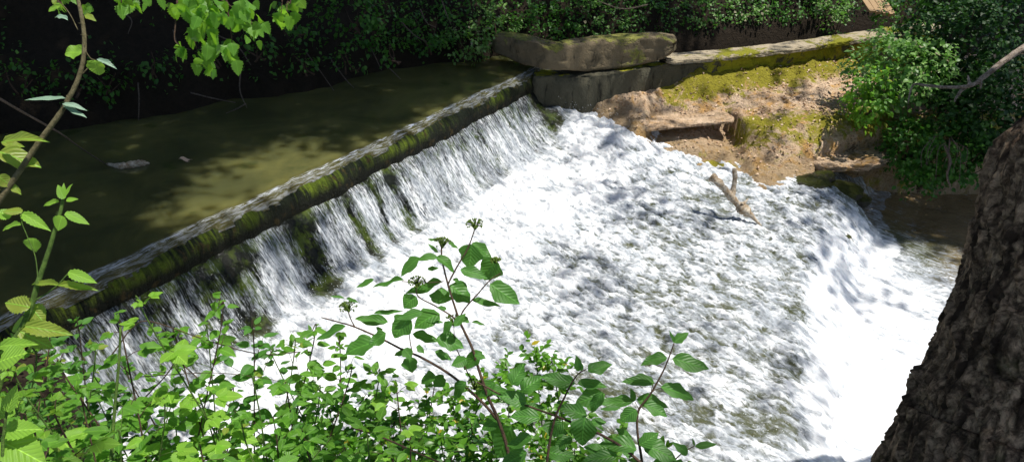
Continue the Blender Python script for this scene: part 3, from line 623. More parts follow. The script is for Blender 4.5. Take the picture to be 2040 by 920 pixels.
for i in range(4):
    pc = CL[own == i]; k = 12
    if len(pc) == 0: continue
    T = np.repeat(pc, k, 0)+rng.normal(size=(len(pc)*k, 3))*np.array([.24, .24, .2])
    par = tree_r
    if i < 3:
        nm, b, lb = TREES[i]; par = empty(nm, b, lb, 'tree'); tr = Acc(); tr.tube(spline([b-[0, 0, .4], b+(cent[i]-b)*.35*[.3, .3, 1], b+(cent[i]-b)*[.7, .7, .8], cent[i]], 6), [.38, .28, .2, .1], 12, .1); tr.build('trunk', M['bark'], par)
    top = cent[i] if i < 3 else TC[0]
    lm = Acc()
    for q in pc[rng.choice(len(pc), min(14, len(pc)), replace=False)]: lm.tube(spline([top-[0, 0, .5], (top+q)/2+rng.normal(size=3)*.3+[0, 0, .3], q], 5), [.05, .03, .01], 5)
    lm.build('limbs', M['bark'], par)
    leaves('crown', T, rdir(len(T), -.2), rdir(len(T), 1.6), rng.uniform(.15, .23, len(T)), rng.uniform(.11, .17, len(T)), M['canopy'], par, 'flat')

# ================================================================== LEAFY THINGS ON THE BANKS
def bush(name, c, r, n, L, mat, label, cat='shrub', group=None, stems=5, root=None, kind='six', droop=.3, shell=.55):
    c = np.asarray(c, float); r = np.asarray(r, float); root = c-np.array([0, 0, r[2]]) if root is None else np.asarray(root)
    o = empty(name, root, label, cat, group)
    st = Acc(); tips = []
    for k in range(stems):
        d = rdir(1, .5)[0]; e = c+d*r*.75; m_ = (root+e)/2+rng.normal(size=3)*.1*r; st.tube(spline([root+rng.normal(size=3)*[.06, .06, 0], m_, e], 5), [.014+.01*r[2], .008, .004], 5); tips.append(e)
    st.build('stems', M['twig'], o)
    nc = max(6, n//14); d = rdir(nc); rad = rng.uniform(shell, 1.05, nc)**.6; cc = c+d*r*rad[:, None]*(1+.22*perlin(d[:, 0]*2+c[0], d[:, 2]*2+d[:, 1]*2+c[1])[:, None])
    k = n//nc; P = np.repeat(cc, k, 0)+rng.normal(size=(nc*k, 3))*.075*(L/.07)*.8
    out = np.repeat(d, k, 0); D = out*.8+rdir(len(P))*.9; D[:, 2] -= droop; Nn = out*.5+rdir(len(P))*.45; Nn[:, 2] += .8
    ll = L*rng.uniform(.6, 1.25, len(P)); leaves('foliage', P, D, Nn, ll, ll*rng.uniform(.6, .85, len(P)), mat, o, kind)
    return o
# undergrowth over the far bank
def undergrowth():
    n = 26000; s = rng.uniform(fs_[-1]*.28, fs_[-1]*.93, n); d = np.abs(rng.normal(0, 1, n))*1.3+.05
    x, y = fbpt(s, d); keep = (x > -9) & (x < 12); s, d, x, y = s[keep], d[keep], x[keep], y[keep]; den = fbm(s*1.1, d*1.4, 55, 3)-.26+.58*sm(x, -3.0, 0)+.35*sm(x, 2, 5)
    k2 = rng.uniform(-.25, .45, len(s)) < den; s, d, x, y = s[k2], d[k2], x[k2], y[k2]
    z = fbz(s, d)+rng.uniform(.0, .22, len(s)); P = np.stack([x, y, z], 1)-0.; D = rdir(len(P), -.3); D[:, 1] -= .5; Nn = rdir(len(P), 1.2, .6); Nn[:, 1] -= .4
    L = rng.uniform(.04, .085, len(P)); tag(leaves('undergrowth', P, D, Nn, L, L*.75, M['ivy'], None, 'flat'), 'dark ivy and creepers matting the far bank', 'undergrowth', kind='stuff')
undergrowth()
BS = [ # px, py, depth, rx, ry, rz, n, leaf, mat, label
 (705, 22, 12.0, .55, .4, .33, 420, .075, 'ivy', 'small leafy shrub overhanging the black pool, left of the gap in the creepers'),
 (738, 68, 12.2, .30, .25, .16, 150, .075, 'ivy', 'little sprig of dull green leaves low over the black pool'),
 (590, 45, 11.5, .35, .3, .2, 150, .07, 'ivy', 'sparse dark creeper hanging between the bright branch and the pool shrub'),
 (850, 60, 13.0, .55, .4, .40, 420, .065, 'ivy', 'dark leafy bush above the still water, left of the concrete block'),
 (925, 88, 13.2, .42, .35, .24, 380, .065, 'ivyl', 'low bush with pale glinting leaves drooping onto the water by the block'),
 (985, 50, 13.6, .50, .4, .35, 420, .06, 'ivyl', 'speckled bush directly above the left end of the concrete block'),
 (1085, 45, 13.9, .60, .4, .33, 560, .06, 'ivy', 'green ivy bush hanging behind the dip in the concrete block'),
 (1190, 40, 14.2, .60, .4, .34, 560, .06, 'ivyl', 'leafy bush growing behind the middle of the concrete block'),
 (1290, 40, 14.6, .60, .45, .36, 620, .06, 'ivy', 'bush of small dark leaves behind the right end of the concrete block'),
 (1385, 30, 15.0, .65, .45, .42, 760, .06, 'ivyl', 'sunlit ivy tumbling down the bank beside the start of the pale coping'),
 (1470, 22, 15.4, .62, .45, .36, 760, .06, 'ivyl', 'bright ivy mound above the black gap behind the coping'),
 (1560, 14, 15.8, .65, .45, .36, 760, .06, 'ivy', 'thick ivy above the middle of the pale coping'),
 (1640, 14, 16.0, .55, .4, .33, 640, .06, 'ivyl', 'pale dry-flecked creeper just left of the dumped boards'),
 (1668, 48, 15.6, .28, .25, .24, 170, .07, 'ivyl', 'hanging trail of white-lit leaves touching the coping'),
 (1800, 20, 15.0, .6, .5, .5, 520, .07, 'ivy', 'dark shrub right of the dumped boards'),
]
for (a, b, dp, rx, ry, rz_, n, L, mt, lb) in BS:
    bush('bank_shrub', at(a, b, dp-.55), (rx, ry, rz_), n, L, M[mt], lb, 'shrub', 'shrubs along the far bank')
bush('large_shrub', at(1915, 80, 12.6), (1.15, 1.1, 1.15), 6200, .085, M['shadeivy'], 'big dense dark green shrub filling the upper corner above the dead branch', 'shrub', None, 12, droop=.25, shell=.25)
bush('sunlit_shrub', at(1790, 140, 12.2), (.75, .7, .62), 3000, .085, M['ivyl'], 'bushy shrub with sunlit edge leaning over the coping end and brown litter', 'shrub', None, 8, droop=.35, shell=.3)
bush('trailing_shrub', at(1735, 190, 11.9), (.32, .3, .42), 560, .085, M['bram'], 'bright yellow-green sprays at the edge of the leaf litter', 'shrub', None, 5, droop=.5)
bush('riverside_shrub', at(1892, 300, 11.8), (.80, .6, .50), 2100, .075, M['ivy'], 'low green shrub with drooping bare stems over the brown lower water', 'shrub', None, 8, droop=.4, shell=.35)
bush('riverside_shrub', at(1815, 285, 12.1), (.42, .4, .40), 900, .075, M['ivy'], 'small dark shrub between the litter bank and the riverside shrub', 'shrub', None, 5, droop=.4, shell=.35)
bush('riverside_shrub', at(1835, 352, 11.7), (.36, .3, .22), 620, .07, M['ivy'], 'lowest leafy clump touching the brown water left of the bare stems', 'shrub', None, 4, droop=.5, shell=.35)
bush('corner_shrub', at(2000, 220, 11.7), (1., .9, .85), 4600, .085, M['shadeivy'], 'dark bush behind the leaning trunk and under the dead branch', 'shrub', None, 8, shell=.3)
# bare stems drooping from the riverside shrub
ds = empty('bare_stems', at(1885, 290, 11.3), 'bundle of bare drooping brown stems hanging from the riverside shrub', 'stems'); tr = Acc()
for k in range(9):
    a = 1840+k*11+random.uniform(-7, 7); e = random.uniform(325, 378); tr.tube(spline([at((a+1878)/2+random.uniform(-12, 12), 282+random.uniform(-12, 12), 11.3), at(a, 300, 11.15), at(a+random.uniform(-12, 6), e, 11.1)], 6), [.007, .006, .003], 5, .2, k)
tr.tube(spline([at(1882, 290, 11.2), at(1893, 320, 11.1), at(1887, 350, 11.1), at(1895, 378, 11.1)], 6), [.022, .020, .010], 7, .3, 3); tr.build('foliage_stems', M['root'], ds)
# hanging roots over the pool
HR = [((275, 165), (277, 200), (276, 240)), ((345, 60), (355, 90), (380, 100)), ((480, 130), (478, 180), (492, 215)), ((560, 95), (562, 140), (568, 202)), ((590, 100), (598, 140), (608, 180)), ((610, 105), (640, 145), (682, 205)), ((660, 120), (690, 160), (705, 175)), ((700, 50), (735, 90), (760, 140)),
      ((490, 207), (470, 218), (450, 226)), ((380, 185), (420, 195), (470, 205)), ((765, 128), (782, 142), (798, 158)), ((235, 20), (262, 40), (255, 68)), ((520, 140), (535, 180), (552, 208)), ((800, 45), (825, 70), (850, 84)), ((838, 20), (850, 45), (868, 55)), ((880, 0), (888, 25), (898, 48)), ((410, 60), (470, 90), (500, 130)), ((1290, 10), (1240, 18), (1190, 2))]
ORD = ['first', 'second', 'third', 'fourth', 'fifth', 'sixth', 'seventh', 'eighth', 'ninth', 'tenth', 'eleventh', 'twelfth', 'thirteenth', 'fourteenth', 'fifteenth', 'sixteenth', 'seventeenth', 'eighteenth', 'nineteenth', 'twentieth', 'twenty-first', 'twenty-second', 'twenty-third', 'twenty-fourth', 'twenty-fifth', 'twenty-sixth', 'twenty-seventh', 'twenty-eighth', 'twenty-ninth', 'thirtieth', 'thirty-first', 'thirty-second', 'thirty-third', 'thirty-fourth', 'thirty-fifth', 'thirty-sixth', 'thirty-seventh', 'thirty-eighth', 'thirty-ninth', 'fortieth', 'forty-first', 'forty-second', 'forty-third', 'forty-fourth', 'forty-fifth']
for i, h in enumerate(sorted(HR, key=lambda h: h[-1][0])):
    dp = 10.2 if h[0][0] < 520 else 11.6; tr = Acc(); tr.tube(spline([at(a, b, dp) for a, b in h], 6), [.012, .009, .005], 5, .3, i)
    o = tr.build('hanging_root', M['root']); tag(o, 'thin bare root trailing from the far bank, %s from the left' % ORD[i], 'root', 'bare roots trailing over the pool')
for _k in range(9):
    _a = 30+_k*95+random.uniform(-25, 25); _b = 160-_k*8+random.uniform(-30, 20); bush('bank_creeper', at(_a, _b, 9.6+_k*.22), (.30, .2, .22), 60, .07, M['ivy'], 'dim sparse creeper hanging in the shadow over the pool, %s from the left' % ORD[_k], 'creeper', 'dim creepers over the pool', 3, droop=.8)
# floating twig and litter in the pool
fl = Acc(); fl.tube(spline([at(-10, 192, 5.2), at(60, 232, 6.2), at(120, 266, 7.2), at(165, 298, 8.0), unp(212, 328, .01)], 6), [.010, .010, .008, .006], 6, .2, 4)
tag(fl.build('fallen_twig', M['root']), 'long thin twig slanting down into the dim pool', 'twig')
fl = Acc(); q = unp(0, 0, 0); fl.tube(spline([unp(212, 327, .012), unp(240, 331, .02), unp(262, 329, .022), unp(284, 326, .018), unp(298, 326, .0)], 6), [.010, .040, .05, .045, .008], 8, .35, 6)
tag(fl.build('floating_stick', M['drift']), 'short tan stick floating at the end of the fallen twig', 'stick')
leaves('floating_leaf', [unp(356, 319, .014)], [unp(396, 318, .014)-unp(356, 319, .014)], [(0, 0, 1)], .24, .09, M['litter'], None, 'oval'); tag(bpy.data.objects['floating_leaf'], 'single yellow-brown dead leaf floating on the dim pool', 'leaf')
# leaf litter on the mud
def litter():
    n = 6500; x = rng.uniform(1.0, 7.2, n); y = rng.uniform(10.6, 14.6, n); k = (y < wally(x)-.03); x, y = x[k], y[k]; z, y0, yw, dr = mud_z(x, y); uu, vv = toUV(x, y); rz, rt = river_z(uu, vv)
    k = (dr < .1) & (z > rz+.05) & (rng.uniform(size=len(x)) < .35+.65*sm(fbm(x*1.5, y*1.5, 4, 3), -.2, .3)); x, y, z = x[k], y[k], z[k]; P = np.stack([x, y, z+.022], 1)
    D = rdir(len(P)); D[:, 2] *= .3; Nn = rdir(len(P), 2.0, .7); L = rng.uniform(.03, .065, len(P)); tag(leaves('leaf_litter', P, D, Nn, L, L*.6, M['litter'], None, 'flat'), 'brown and tan dead leaves strewn over the sunny mud', 'leaf litter', kind='stuff')
litter()

# ================================================================== FOREGROUND PLANTS
TOCAM = np.array([0, -cp, sp])
def plant(name, label, cat, base, group=None):
    b = base.copy(); b[2] = min(b[2], float(near_z(np.array(b[0]), np.array(b[1])))) if b[1] < 6 else b[2]
    return empty(name, b, label, cat, group)
def pxleaf(lst, dep, jit=.12, face=.55):
    """leaves given in the picture by base, tip and width at a distance: returns arrays"""
    P, D, Nn, L, W = [], [], [], [], []
    for i, (a, b, c, d, w) in enumerate(lst):
        dd = dep+random.uniform(-jit, jit); p = at(a, b, dd); ln = math.hypot(c-a, d-b)/F*dd; tilt = random.uniform(-.25, .25)
        q = at(c, d, dd+tilt*ln); P.append(p); D.append(q-p); flat = w/max(1, math.hypot(c-a, d-b)); f = TOCAM*face+np.array([random.uniform(-.3, .3), random.uniform(-.2, .2), .75])
        Nn.append(f); L.append(np.linalg.norm(q-p)*1.10); W.append(w/F*dd*1.25)
    return P, D, Nn, L, W
def eachleaf(P, D, Nn, L, W, mat, parent, kind, curl=None):
    for i in range(len(P)): leaves('leaf', [P[i]], [D[i]], [Nn[i]], L[i], W[i], mat, parent, kind, curl=[float(rng.uniform(.3, 1.4))])
def stemtube(acc, pts, dep, r0, r1, rough=.1): acc.tube(spline([at(a, b, dep) for a, b in pts], 6), [r0, r1], 7, rough, pts[0][0])
def umbel(parent, a, b, dep, r=.022, n=34):
    c = at(a, b, dep); ac = Acc(); o8 = np.array([(1, 0, 0), (-1, 0, 0), (0, 1, 0), (0, -1, 0), (0, 0, 1), (0, 0, -1)], float); f8 = [(0, 2, 4), (2, 1, 4), (1, 3, 4), (3, 0, 4), (2, 0, 5), (1, 2, 5), (3, 1, 5), (0, 3, 5)]
    for k in range(n):
        d = rdir(1, .7)[0]; d[2] = abs(d[2]); e = c+d*r*np.array([1, 1, .55]); ac.tube([c-[0, 0, r*.6], (c+e)/2, e], [.0009, .0009, .0009], 4); ac.add(e+o8*.0028*np.array([1, 1, 1.5]), f8)
    return ac.build('flower_cluster', M['bud'], parent)
DG = 2.15
dog = plant('dogwood_shrub', 'tall dogwood with dark ribbed leaves and budding flower heads standing against the foam', 'shrub', at(1005, 930, DG))
st = Acc()
stemtube(st, [(1040, 1050), (1012, 900), (990, 830), (972, 790), (955, 740), (940, 692), (918, 645), (905, 608), (892, 565), (881, 520), (879, 488)], DG, .0058, .0022)
stemtube(st, [(893, 565), (903, 545), (917, 520), (932, 495), (943, 465), (946, 452)], DG, .0026, .0016)
stemtube(st, [(914, 640), (921, 622), (932, 607), (952, 585), (975, 559), (998, 544)], DG, .0026, .0016)
stemtube(st, [(910, 640), (898, 628), (865, 608), (834, 591), (829, 572), (831, 565)], DG, .0026, .0014)
stemtube(st, [(990, 835), (960, 800), (900, 748), (840, 712), (804, 697), (755, 672), (707, 651), (670, 640), (640, 632)], DG, .0046, .0018)
stemtube(st, [(707, 651), (700, 638), (694, 622)], DG, .0022, .0014)
stemtube(st, [(822, 705), (817, 680), (814, 650), (812, 618)], DG, .0018, .001)
stemtube(st, [(800, 560), (830, 563), (870, 562), (884, 560)], DG, .0011, .0015)
stemtube(st, [(904, 648), (906, 680), (912, 700), (945, 770)], DG, .001, .002)
st.build('stems', M['twig'], dog)
DL = [(938, 486, 930, 530, 41), (940, 484, 978, 512, 22), (986, 514, 963, 553, 42), (917, 536, 968, 549, 22), (976, 566, 1030, 600, 36), (940, 597, 992, 607, 13), (896, 567, 934, 597, 36), (874, 606, 876, 574, 36), (868, 511, 906, 533, 20), (872, 512, 833, 515, 15), (835, 512, 801, 547, 22),
 (829, 590, 807, 613, 34), (882, 562, 810, 576, 21), (806, 560, 745, 561, 13), (745, 556, 711, 569, 11), (876, 624, 829, 650, 38), (814, 628, 787, 670, 42), (842, 622, 795, 630, 18), (822, 664, 872, 676, 18), (870, 672, 920, 687, 34), (773, 640, 711, 633, 21), (746, 678, 690, 703, 40), (769, 663, 735, 682, 24),
 (690, 650, 630, 668, 18), (872, 482, 852, 475, 6), (893, 484, 911, 492, 8), (873, 503, 854, 487, 7), (852, 538, 872, 532, 10), (815, 710, 818, 740, 27), (804, 694, 819, 712, 19), (868, 748, 838, 762, 26), (866, 748, 884, 770, 24), (930, 713, 902, 727, 24), (866, 700, 898, 716, 16), (962, 778, 1010, 774, 22),
 (1020, 848, 984, 905, 54), (808, 697, 786, 705, 12), (829, 690, 845, 700, 13), (945, 706, 966, 710, 14), (686, 593, 660, 590, 6), (690, 594, 712, 600, 7), (905, 650, 925, 625, 14), (918, 632, 934, 640, 14), (900, 640, 882, 660, 16), (745, 625, 797, 618, 9), (902, 556, 920, 565, 8), (760, 660, 752, 650, 8),
 (940, 640, 965, 645, 6), (890, 615, 873, 612, 8), (960, 700, 925, 735, 26), (985, 760, 950, 790, 26), (1000, 790, 1050, 800, 22), (850, 640, 880, 640, 10), (930, 760, 900, 790, 22), (1000, 830, 960, 850, 26)]
eachleaf(*pxleaf(DL, DG, .05), M['dog'], dog, 'oval', curl=rng.uniform(.3, 1.6, len(DL)))
for (a, b) in ((947, 448), (881, 485), (694, 613), (831, 563), (903, 640), (988, 520), (945, 768)): umbel(dog, a, b, DG, .027 if a != 988 else .016, 46)
# second and third dogwood stems
d2 = plant('dogwood_shrub', 'dogwood stem with broad ribbed leaves furthest out over the lacy foam', 'shrub', at(1290, 960, 2.0)); st = Acc()
stemtube(st, [(1295, 1050), (1279, 920), (1270, 860), (1272, 818), (1296, 784), (1318, 745), (1331, 716), (1343, 683)], 2.0, .0042, .0016)
stemtube(st, [(1302, 762), (1298, 775), (1300, 780)], 2.0, .001, .001); stemtube(st, [(1318, 772), (1305, 776), (1298, 782)], 2.0, .001, .001); stemtube(st, [(1265, 800), (1270, 810), (1273, 818)], 2., .001, .001)
stemtube(st, [(1320, 950), (1345, 915), (1365, 898), (1384, 887)], 2.0, .002, .0012); st.build('stems', M['twig'], d2)
L2 = [(1342, 682, 1368, 662, 17), (1341, 682, 1337, 660, 7), (1339, 714, 1408, 730, 30), (1329, 712, 1283, 721, 22), (1303, 763, 1248, 753, 23), (1318, 769, 1382, 788, 27), (1262, 800, 1193, 795, 24), (1268, 794, 1327, 804, 26), (1284, 804, 1328, 822, 24), (1268, 815, 1240, 840, 27), (1235, 812, 1199, 815, 9), (1262, 800, 1258, 775, 11), (1250, 812, 1262, 835, 18),
 (1268, 896, 1205, 876, 32), (1274, 886, 1308, 864, 25), (1255, 880, 1232, 856, 18), (1281, 884, 1345, 907, 37), (1262, 905, 1242, 890, 22), (1384, 889, 1425, 884, 13), (1384, 887, 1380, 873, 4), (1370, 905, 1345, 885, 16), (1300, 920, 1350, 930, 26), (1340, 920, 1375, 935, 18), (1230, 905, 1168, 912, 27), (1210, 900, 1170, 885, 24), (1200, 930, 1150, 925, 26)]
eachleaf(*pxleaf(L2, 2.0, .04), M['dog'], d2, 'oval', curl=rng.uniform(.3, 1.2, len(L2)))
d3 = plant('dogwood_shrub', 'dogwood stem leaning between the tall dogwood and the outermost one', 'shrub', at(1100, 960, 1.95)); st = Acc()
stemtube(st, [(1080, 1000), (1095, 880), (1108, 826), (1125, 790), (1138, 764), (1152, 744), (1168, 735)], 1.95, .0038, .0014)
stemtube(st, [(950, 760), (1010, 792), (1060, 811), (1110, 829), (1145, 843), (1183, 858), (1240, 890), (1280, 925)], 1.97, .0022, .0042)
stemtube(st, [(1150, 747), (1168, 742)], 1.95, .0012, .001) if False else None
st.build('stems', M['twig'], d3)
L3 = [(1172, 741, 1214, 723, 25), (1150, 762, 1205, 766, 21), (1146, 763, 1083, 750, 27), (1153, 740, 1148, 711, 13), (1157, 738, 1158, 718, 8), (1171, 826, 1116, 812, 27), (1166, 830, 1160, 884, 44), (1176, 842, 1208, 839, 16), (1205, 784, 1153, 806, 36), (1200, 780, 1180, 820, 20), (1050, 800, 1000, 790, 28), (1040, 780, 1072, 750, 30), (1075, 830, 1020, 830, 28), (1080, 850, 1130, 860, 28),
 (1060, 870, 1010, 880, 26), (1090, 900, 1140, 905, 30), (1050, 900, 1000, 920, 30), (1120, 840, 1100, 870, 24), (1035, 820, 1080, 806, 20), (1140, 870, 1105, 895, 22), (1020, 765, 1042, 730, 26)]
eachleaf(*pxleaf(L3, 1.95, .06), M['dog'], d3, 'oval', curl=rng.uniform(.3, 1.2, len(L3)))
# brown arching cane, upper left
c1 = plant('arching_cane', 'brown arching bramble cane with a few round backlit leaves before the black bank', 'cane', at(-30, 460, 1.8)); DC = 1.8; st = Acc()
stemtube(st, [(-420, 1500), (-260, 900), (-120, 600), (-30, 440), (0, 398), (40, 340), (76, 286), (113, 236), (135, 200), (155, 160), (166, 118), (168, 75), (162, 30), (150, -20), (130, -90)], DC, .0085, .0042)
stemtube(st, [(168, 98), (180, 116), (190, 120)], DC, .0014, .001); stemtube(st, [(164, 148), (176, 135), (184, 124)], DC, .0016, .001); stemtube(st, [(134, 196), (130, 205), (133, 190)], DC, .001, .001)
stemtube(st, [(155, 60), (140, 30), (122, 8), (100, 0)], DC, .0012, .0008)
for k in range(40):
    t = k/40; i = int(t*8); 
st.build('stem', M['cane'], c1)
LA = [(166, 102, 128, 103, 26), (190, 120, 190, 147, 29), (120, 10, 97, 22, 14)]
eachleaf(*pxleaf(LA, DC, .02, 1.4), M['pale'], c1, 'round')
LB = [(131, 196, 55, 193, 15), (124, 208, 168, 214, 12), (126, 212, 168, 230, 12), (192, 117, 229, 131, 10), (135, 40, 108, 30, 12)]
eachleaf(*pxleaf(LB, DC, .02, .3), M['silver'], c1, 'oval')
LC_ = [(0, 280, 78, 270, 22), (3, 284, 42, 290, 15), (0, 305, 66, 325, 36), (-5, 350, 20, 372, 22), (168, 30, 190, 38, 12), (105, 8, 112, 0, 10), (20, 368, 38, 384, 12)]
eachleaf(*pxleaf(LC_, DC, .03, .8), M['bram'], c1, 'oval')
# prickles
pr = Acc()
for k in range(26):
    t = random.random(); P_ = spline([at(a, b, DC) for a, b in [(0, 398), (76, 286), (135, 200), (166, 118), (168, 75), (162, 30)]], 8); q = P_[int(t*(len(P_)-1))]; d = rdir(1)[0]; pr.tube([q, q+d*.006, q+d*.0105], [.0014, .0008, .0002], 4)
pr.build('prickles', M['cane'], c1)
# thick green shoot, left
c2 = plant('bramble_shoot', 'thick upright green bramble shoot with prickles and toothed pale tip leaves', 'bramble', at(0, 760, 1.7)); DS = 1.7; st = Acc()
SHP = [(-40, 900), (0, 760), (22, 695), (45, 650), (62, 612), (75, 565), (87, 530), (100, 490), (112, 450), (122, 415), (128, 380)]
stemtube(st, SHP, DS, .0085, .0035, .05); stemtube(st, [(76, 558), (72, 520), (66, 496)], DS, .0015, .001); stemtube(st, [(66, 600), (92, 585), (116, 566), (135, 545)], DS, .0022, .0012); stemtube(st, [(66, 500), (52, 465), (44, 445), (42, 425)], DS, .001, .001)
st.build('stem', M['green'], c2); pr = Acc()
P_ = spline([at(a, b, DS) for a, b in SHP[2:]], 8)
for k in range(60): q = P_[random.randrange(len(P_))]; d = rdir(1)[0]; pr.tube([q, q+d*.005, q+d*.009], [.0013, .0008, .0002], 4)
pr.build('prickles', M['green'], c2)
LD = [(128, 396, 115, 370, 14), (130, 394, 138, 368, 10), (128, 392, 126, 366, 8), (118, 402, 84, 406, 10), (132, 400, 152, 395, 9), (130, 424, 174, 444, 15), (130, 426, 155, 440, 10), (124, 430, 114, 457, 24), (66, 474, 65, 500, 34), (136, 542, 187, 560, 18), (44, 426, 92, 452, 18), (42, 448, 0, 452, 12), (22, 432, -8, 420, 18)]
eachleaf(*pxleaf(LD, DS, .015, .8), M['pale'], c2, 'serrate')
LE = [(117, 568, 60, 558, 12), (117, 568, 186, 571, 13), (45, 422, 6, 420, 17), (60, 612, 10, 600, 30), (55, 640, 20, 655, 26), (60, 610, 85, 640, 30), (50, 650, 130, 660, 26), (40, 660, 100, 690, 30)]
eachleaf(*pxleaf(LE, DS, .02, .6), M['bram'], c2, 'serrate')
# hanging branch, top
def hanging(label, tw, clumps, dep, L, mt, n):
    o = empty('hanging_branch', at(tw[0][0][0], tw[0][0][1], dep), label, 'branch', None); st = Acc()
    for t in tw: stemtube(st, [(t[0][0]-70, -1500), (t[0][0]-15, -500)]+list(t), dep, .009, .002)
    st.build('twigs', M['twig'], o); P, D, Nn = [], [], []
    for (cx, cy, rx, ry, k) in clumps:
        for _ in range(k):
            a = cx+random.gauss(0, rx*.6); b = cy+random.gauss(0, ry*.6); P.append(at(a, b, dep+random.uniform(-.25, .25))); D.append(rdir(1, -1.3, .7)[0]); Nn.append(TOCAM*.9+rdir(1)[0]*.75)
    ll = L*rng.uniform(.65, 1.2, len(P)); leaves('foliage', P, D, Nn, ll, ll*.82, M[mt], o, 'lobed', curl=rng.uniform(.3, 1.4, len(P)))
hanging('bright translucent leafy branch hanging down before the black bank', [[(400, -60), (395, 0), (385, 60), (395, 110)], [(420, -60), (450, 10), (462, 80), (458, 110)], [(440, -40), (490, 20), (505, 60)], [(352, -40), (350, 40), (348, 80), (362, 92)]],
        [(415, 20, 50, 28, 60), (395, 65, 30, 22, 18), (402, 118, 22, 16, 14), (458, 98, 12, 22, 16), (480, 25, 30, 24, 24), (420, 90, 16, 14, 8), (360, 97, 10, 10, 5), (500, 55, 18, 14, 9), (370, 8, 40, 12, 16)], 4.6, .085, 'hang', 0)
hanging('small sunlit sprig of pointed leaves right of the bright hanging branch', [[(560, -40), (562, 0), (560, 30)], [(580, -40), (572, 5), (572, 35)]], [(562, 30, 22, 14, 13), (582, 3, 18, 6, 6), (545, 8, 10, 8, 4)], 4.8, .08, 'hang', 0)
hanging('few sunlit leaves hanging from above between the cane and the bright branch', [[(262, -40), (262, -5)], [(240, -40), (242, 0)]], [(262, 4, 12, 6, 7), (242, 4, 6, 6, 3), (290, -4, 14, 6, 4)], 4.6, .08, 'hang', 0)
hanging('pale leafy tuft at the top edge beside the arching cane', [[(105, -60), (112, -5), (125, 8)]], [(112, 4, 12, 8, 6), (170, 18, 12, 8, 5), (135, -8, 14, 4, 5)], 2.6, .035, 'bram', 0)

# the mass of shoots along the near bank
def shoot(i, tipx, tipy, dep, style, nth, mt):
    lab = {'b': 'upright bramble shoot with toothed three-part leaves', 's': 'slender leafy shoot with paired oval leaves', 'p': 'bushy privet sprig with small glossy leaves'}[style]
    tip = at(tipx, tipy, dep); lean = random.uniform(-.8, .8); root = tip.copy(); root[0] += lean*.5; root[1] -= .10+random.uniform(0, .25); gz = float(near_z(np.array(root[0]), np.array(root[1]))); root[2] = min(gz, tip[2]-.25)
    o = empty({'b': 'bramble_shoot', 's': 'leafy_shoot', 'p': 'privet_sprig'}[style], root, lab+', %s from the left' % nth, {'b': 'bramble', 's': 'shoot', 'p': 'privet'}[style], {'b': 'bramble shoots along the near bank', 's': 'leafy shoots along the near bank', 'p': 'privet sprigs along the near bank'}[style])
    mid = (root+tip)/2+np.array([random.uniform(-.16, .16)-lean*.12, random.uniform(-.08, .08), .10*abs(lean)+.03]); C = spline([root, mid, tip-[0, 0, .05], tip], 10); st = Acc(); st.tube(C, [.0034, .0024, .0011], 6, .1, i)
    P, D, Nn, L, W = [], [], [], [], []; ph = random.uniform(0, 6.28)
    H = tip[2]-root[2]; step = {'b': .060, 's': .055, 'p': .04}[style]; h = 0.; size = 1.; arc = np.concatenate([[0], np.cumsum(np.linalg.norm(np.diff(C, axis=0), axis=1))]); tot = arc[-1]
    while h < min(tot*.95, .85):
        q = np.array([np.interp(tot-h, arc, C[:, k]) for k in range(3)]); big = min(1., .38+h*3.2)
        if style == 'b':
            ph += 2.4; d = np.array([math.cos(ph), math.sin(ph), .15]); pl = .055*big; e = q+d*pl+[0, 0, .012]; st.tube([q, (q+e)/2+[0, 0, .004], e], [.0012, .0009], 4)
            for s_k, sc in ((0, 1), (1.15, .8), (-1.15, .8)):
                a = ph+s_k; dd = np.array([math.cos(a), math.sin(a), random.uniform(-.25, .2)]); P.append(e); D.append(dd); Nn.append(np.array([0, -.15, 1])+rdir(1)[0]*.28); l = .058*big*sc*random.uniform(.85, 1.15); L.append(l); W.append(l*.72)
        else:
            ph += 1.57+random.uniform(-.3, .3); bl = {'s': .052, 'p': .036}[style]
            for a in (ph, ph+math.pi):
                d = np.array([math.cos(a), math.sin(a), .25]); e = q+d*.012; 
                if style == 'p' or random.random() < .35:   # side twig with its own leaves
                    tl = random.uniform(.04, .12)*(.6+h*2); e2 = q+np.array([d[0], d[1], .45])*tl; st.tube([q, (q+e2)/2, e2], [.0011, .0007], 4)
                    for m_ in range(3 if style == 's' else 6):
                        f = (m_+1)/(3 if style == 's' else 6); dd = rdir(1)[0]*.8+d*.5; dd[2] *= .4; P.append(q+(e2-q)*f); D.append(dd); Nn.append(np.array([0, -.1, 1])+rdir(1)[0]*.4); l = bl*.85*random.uniform(.7, 1.1); L.append(l); W.append(l*.58)
                P.append(e); D.append(d+rdir(1)[0]*.25-[0, 0, .15]); Nn.append(np.array([0, -.15, 1])+rdir(1)[0]*.3); l = bl*big*random.uniform(.85, 1.2); L.append(l); W.append(l*.62)
        h += step*random.uniform(.8, 1.25)
    for k in range(4): P.append(tip); D.append(rdir(1, .8)[0]); Nn.append(rdir(1, .6)[0]); L.append(.024); W.append(.011)
    st.build('stem', M['green'] if random.random() < .4 else M['twig'], o)
    leaves('foliage', P, D, Nn, L, W, M[mt], o, 'serrate' if style == 'b' else ('oval' if style == 's' else 'six'), curl=rng.uniform(.3, 1.3, len(P)) if True else None)
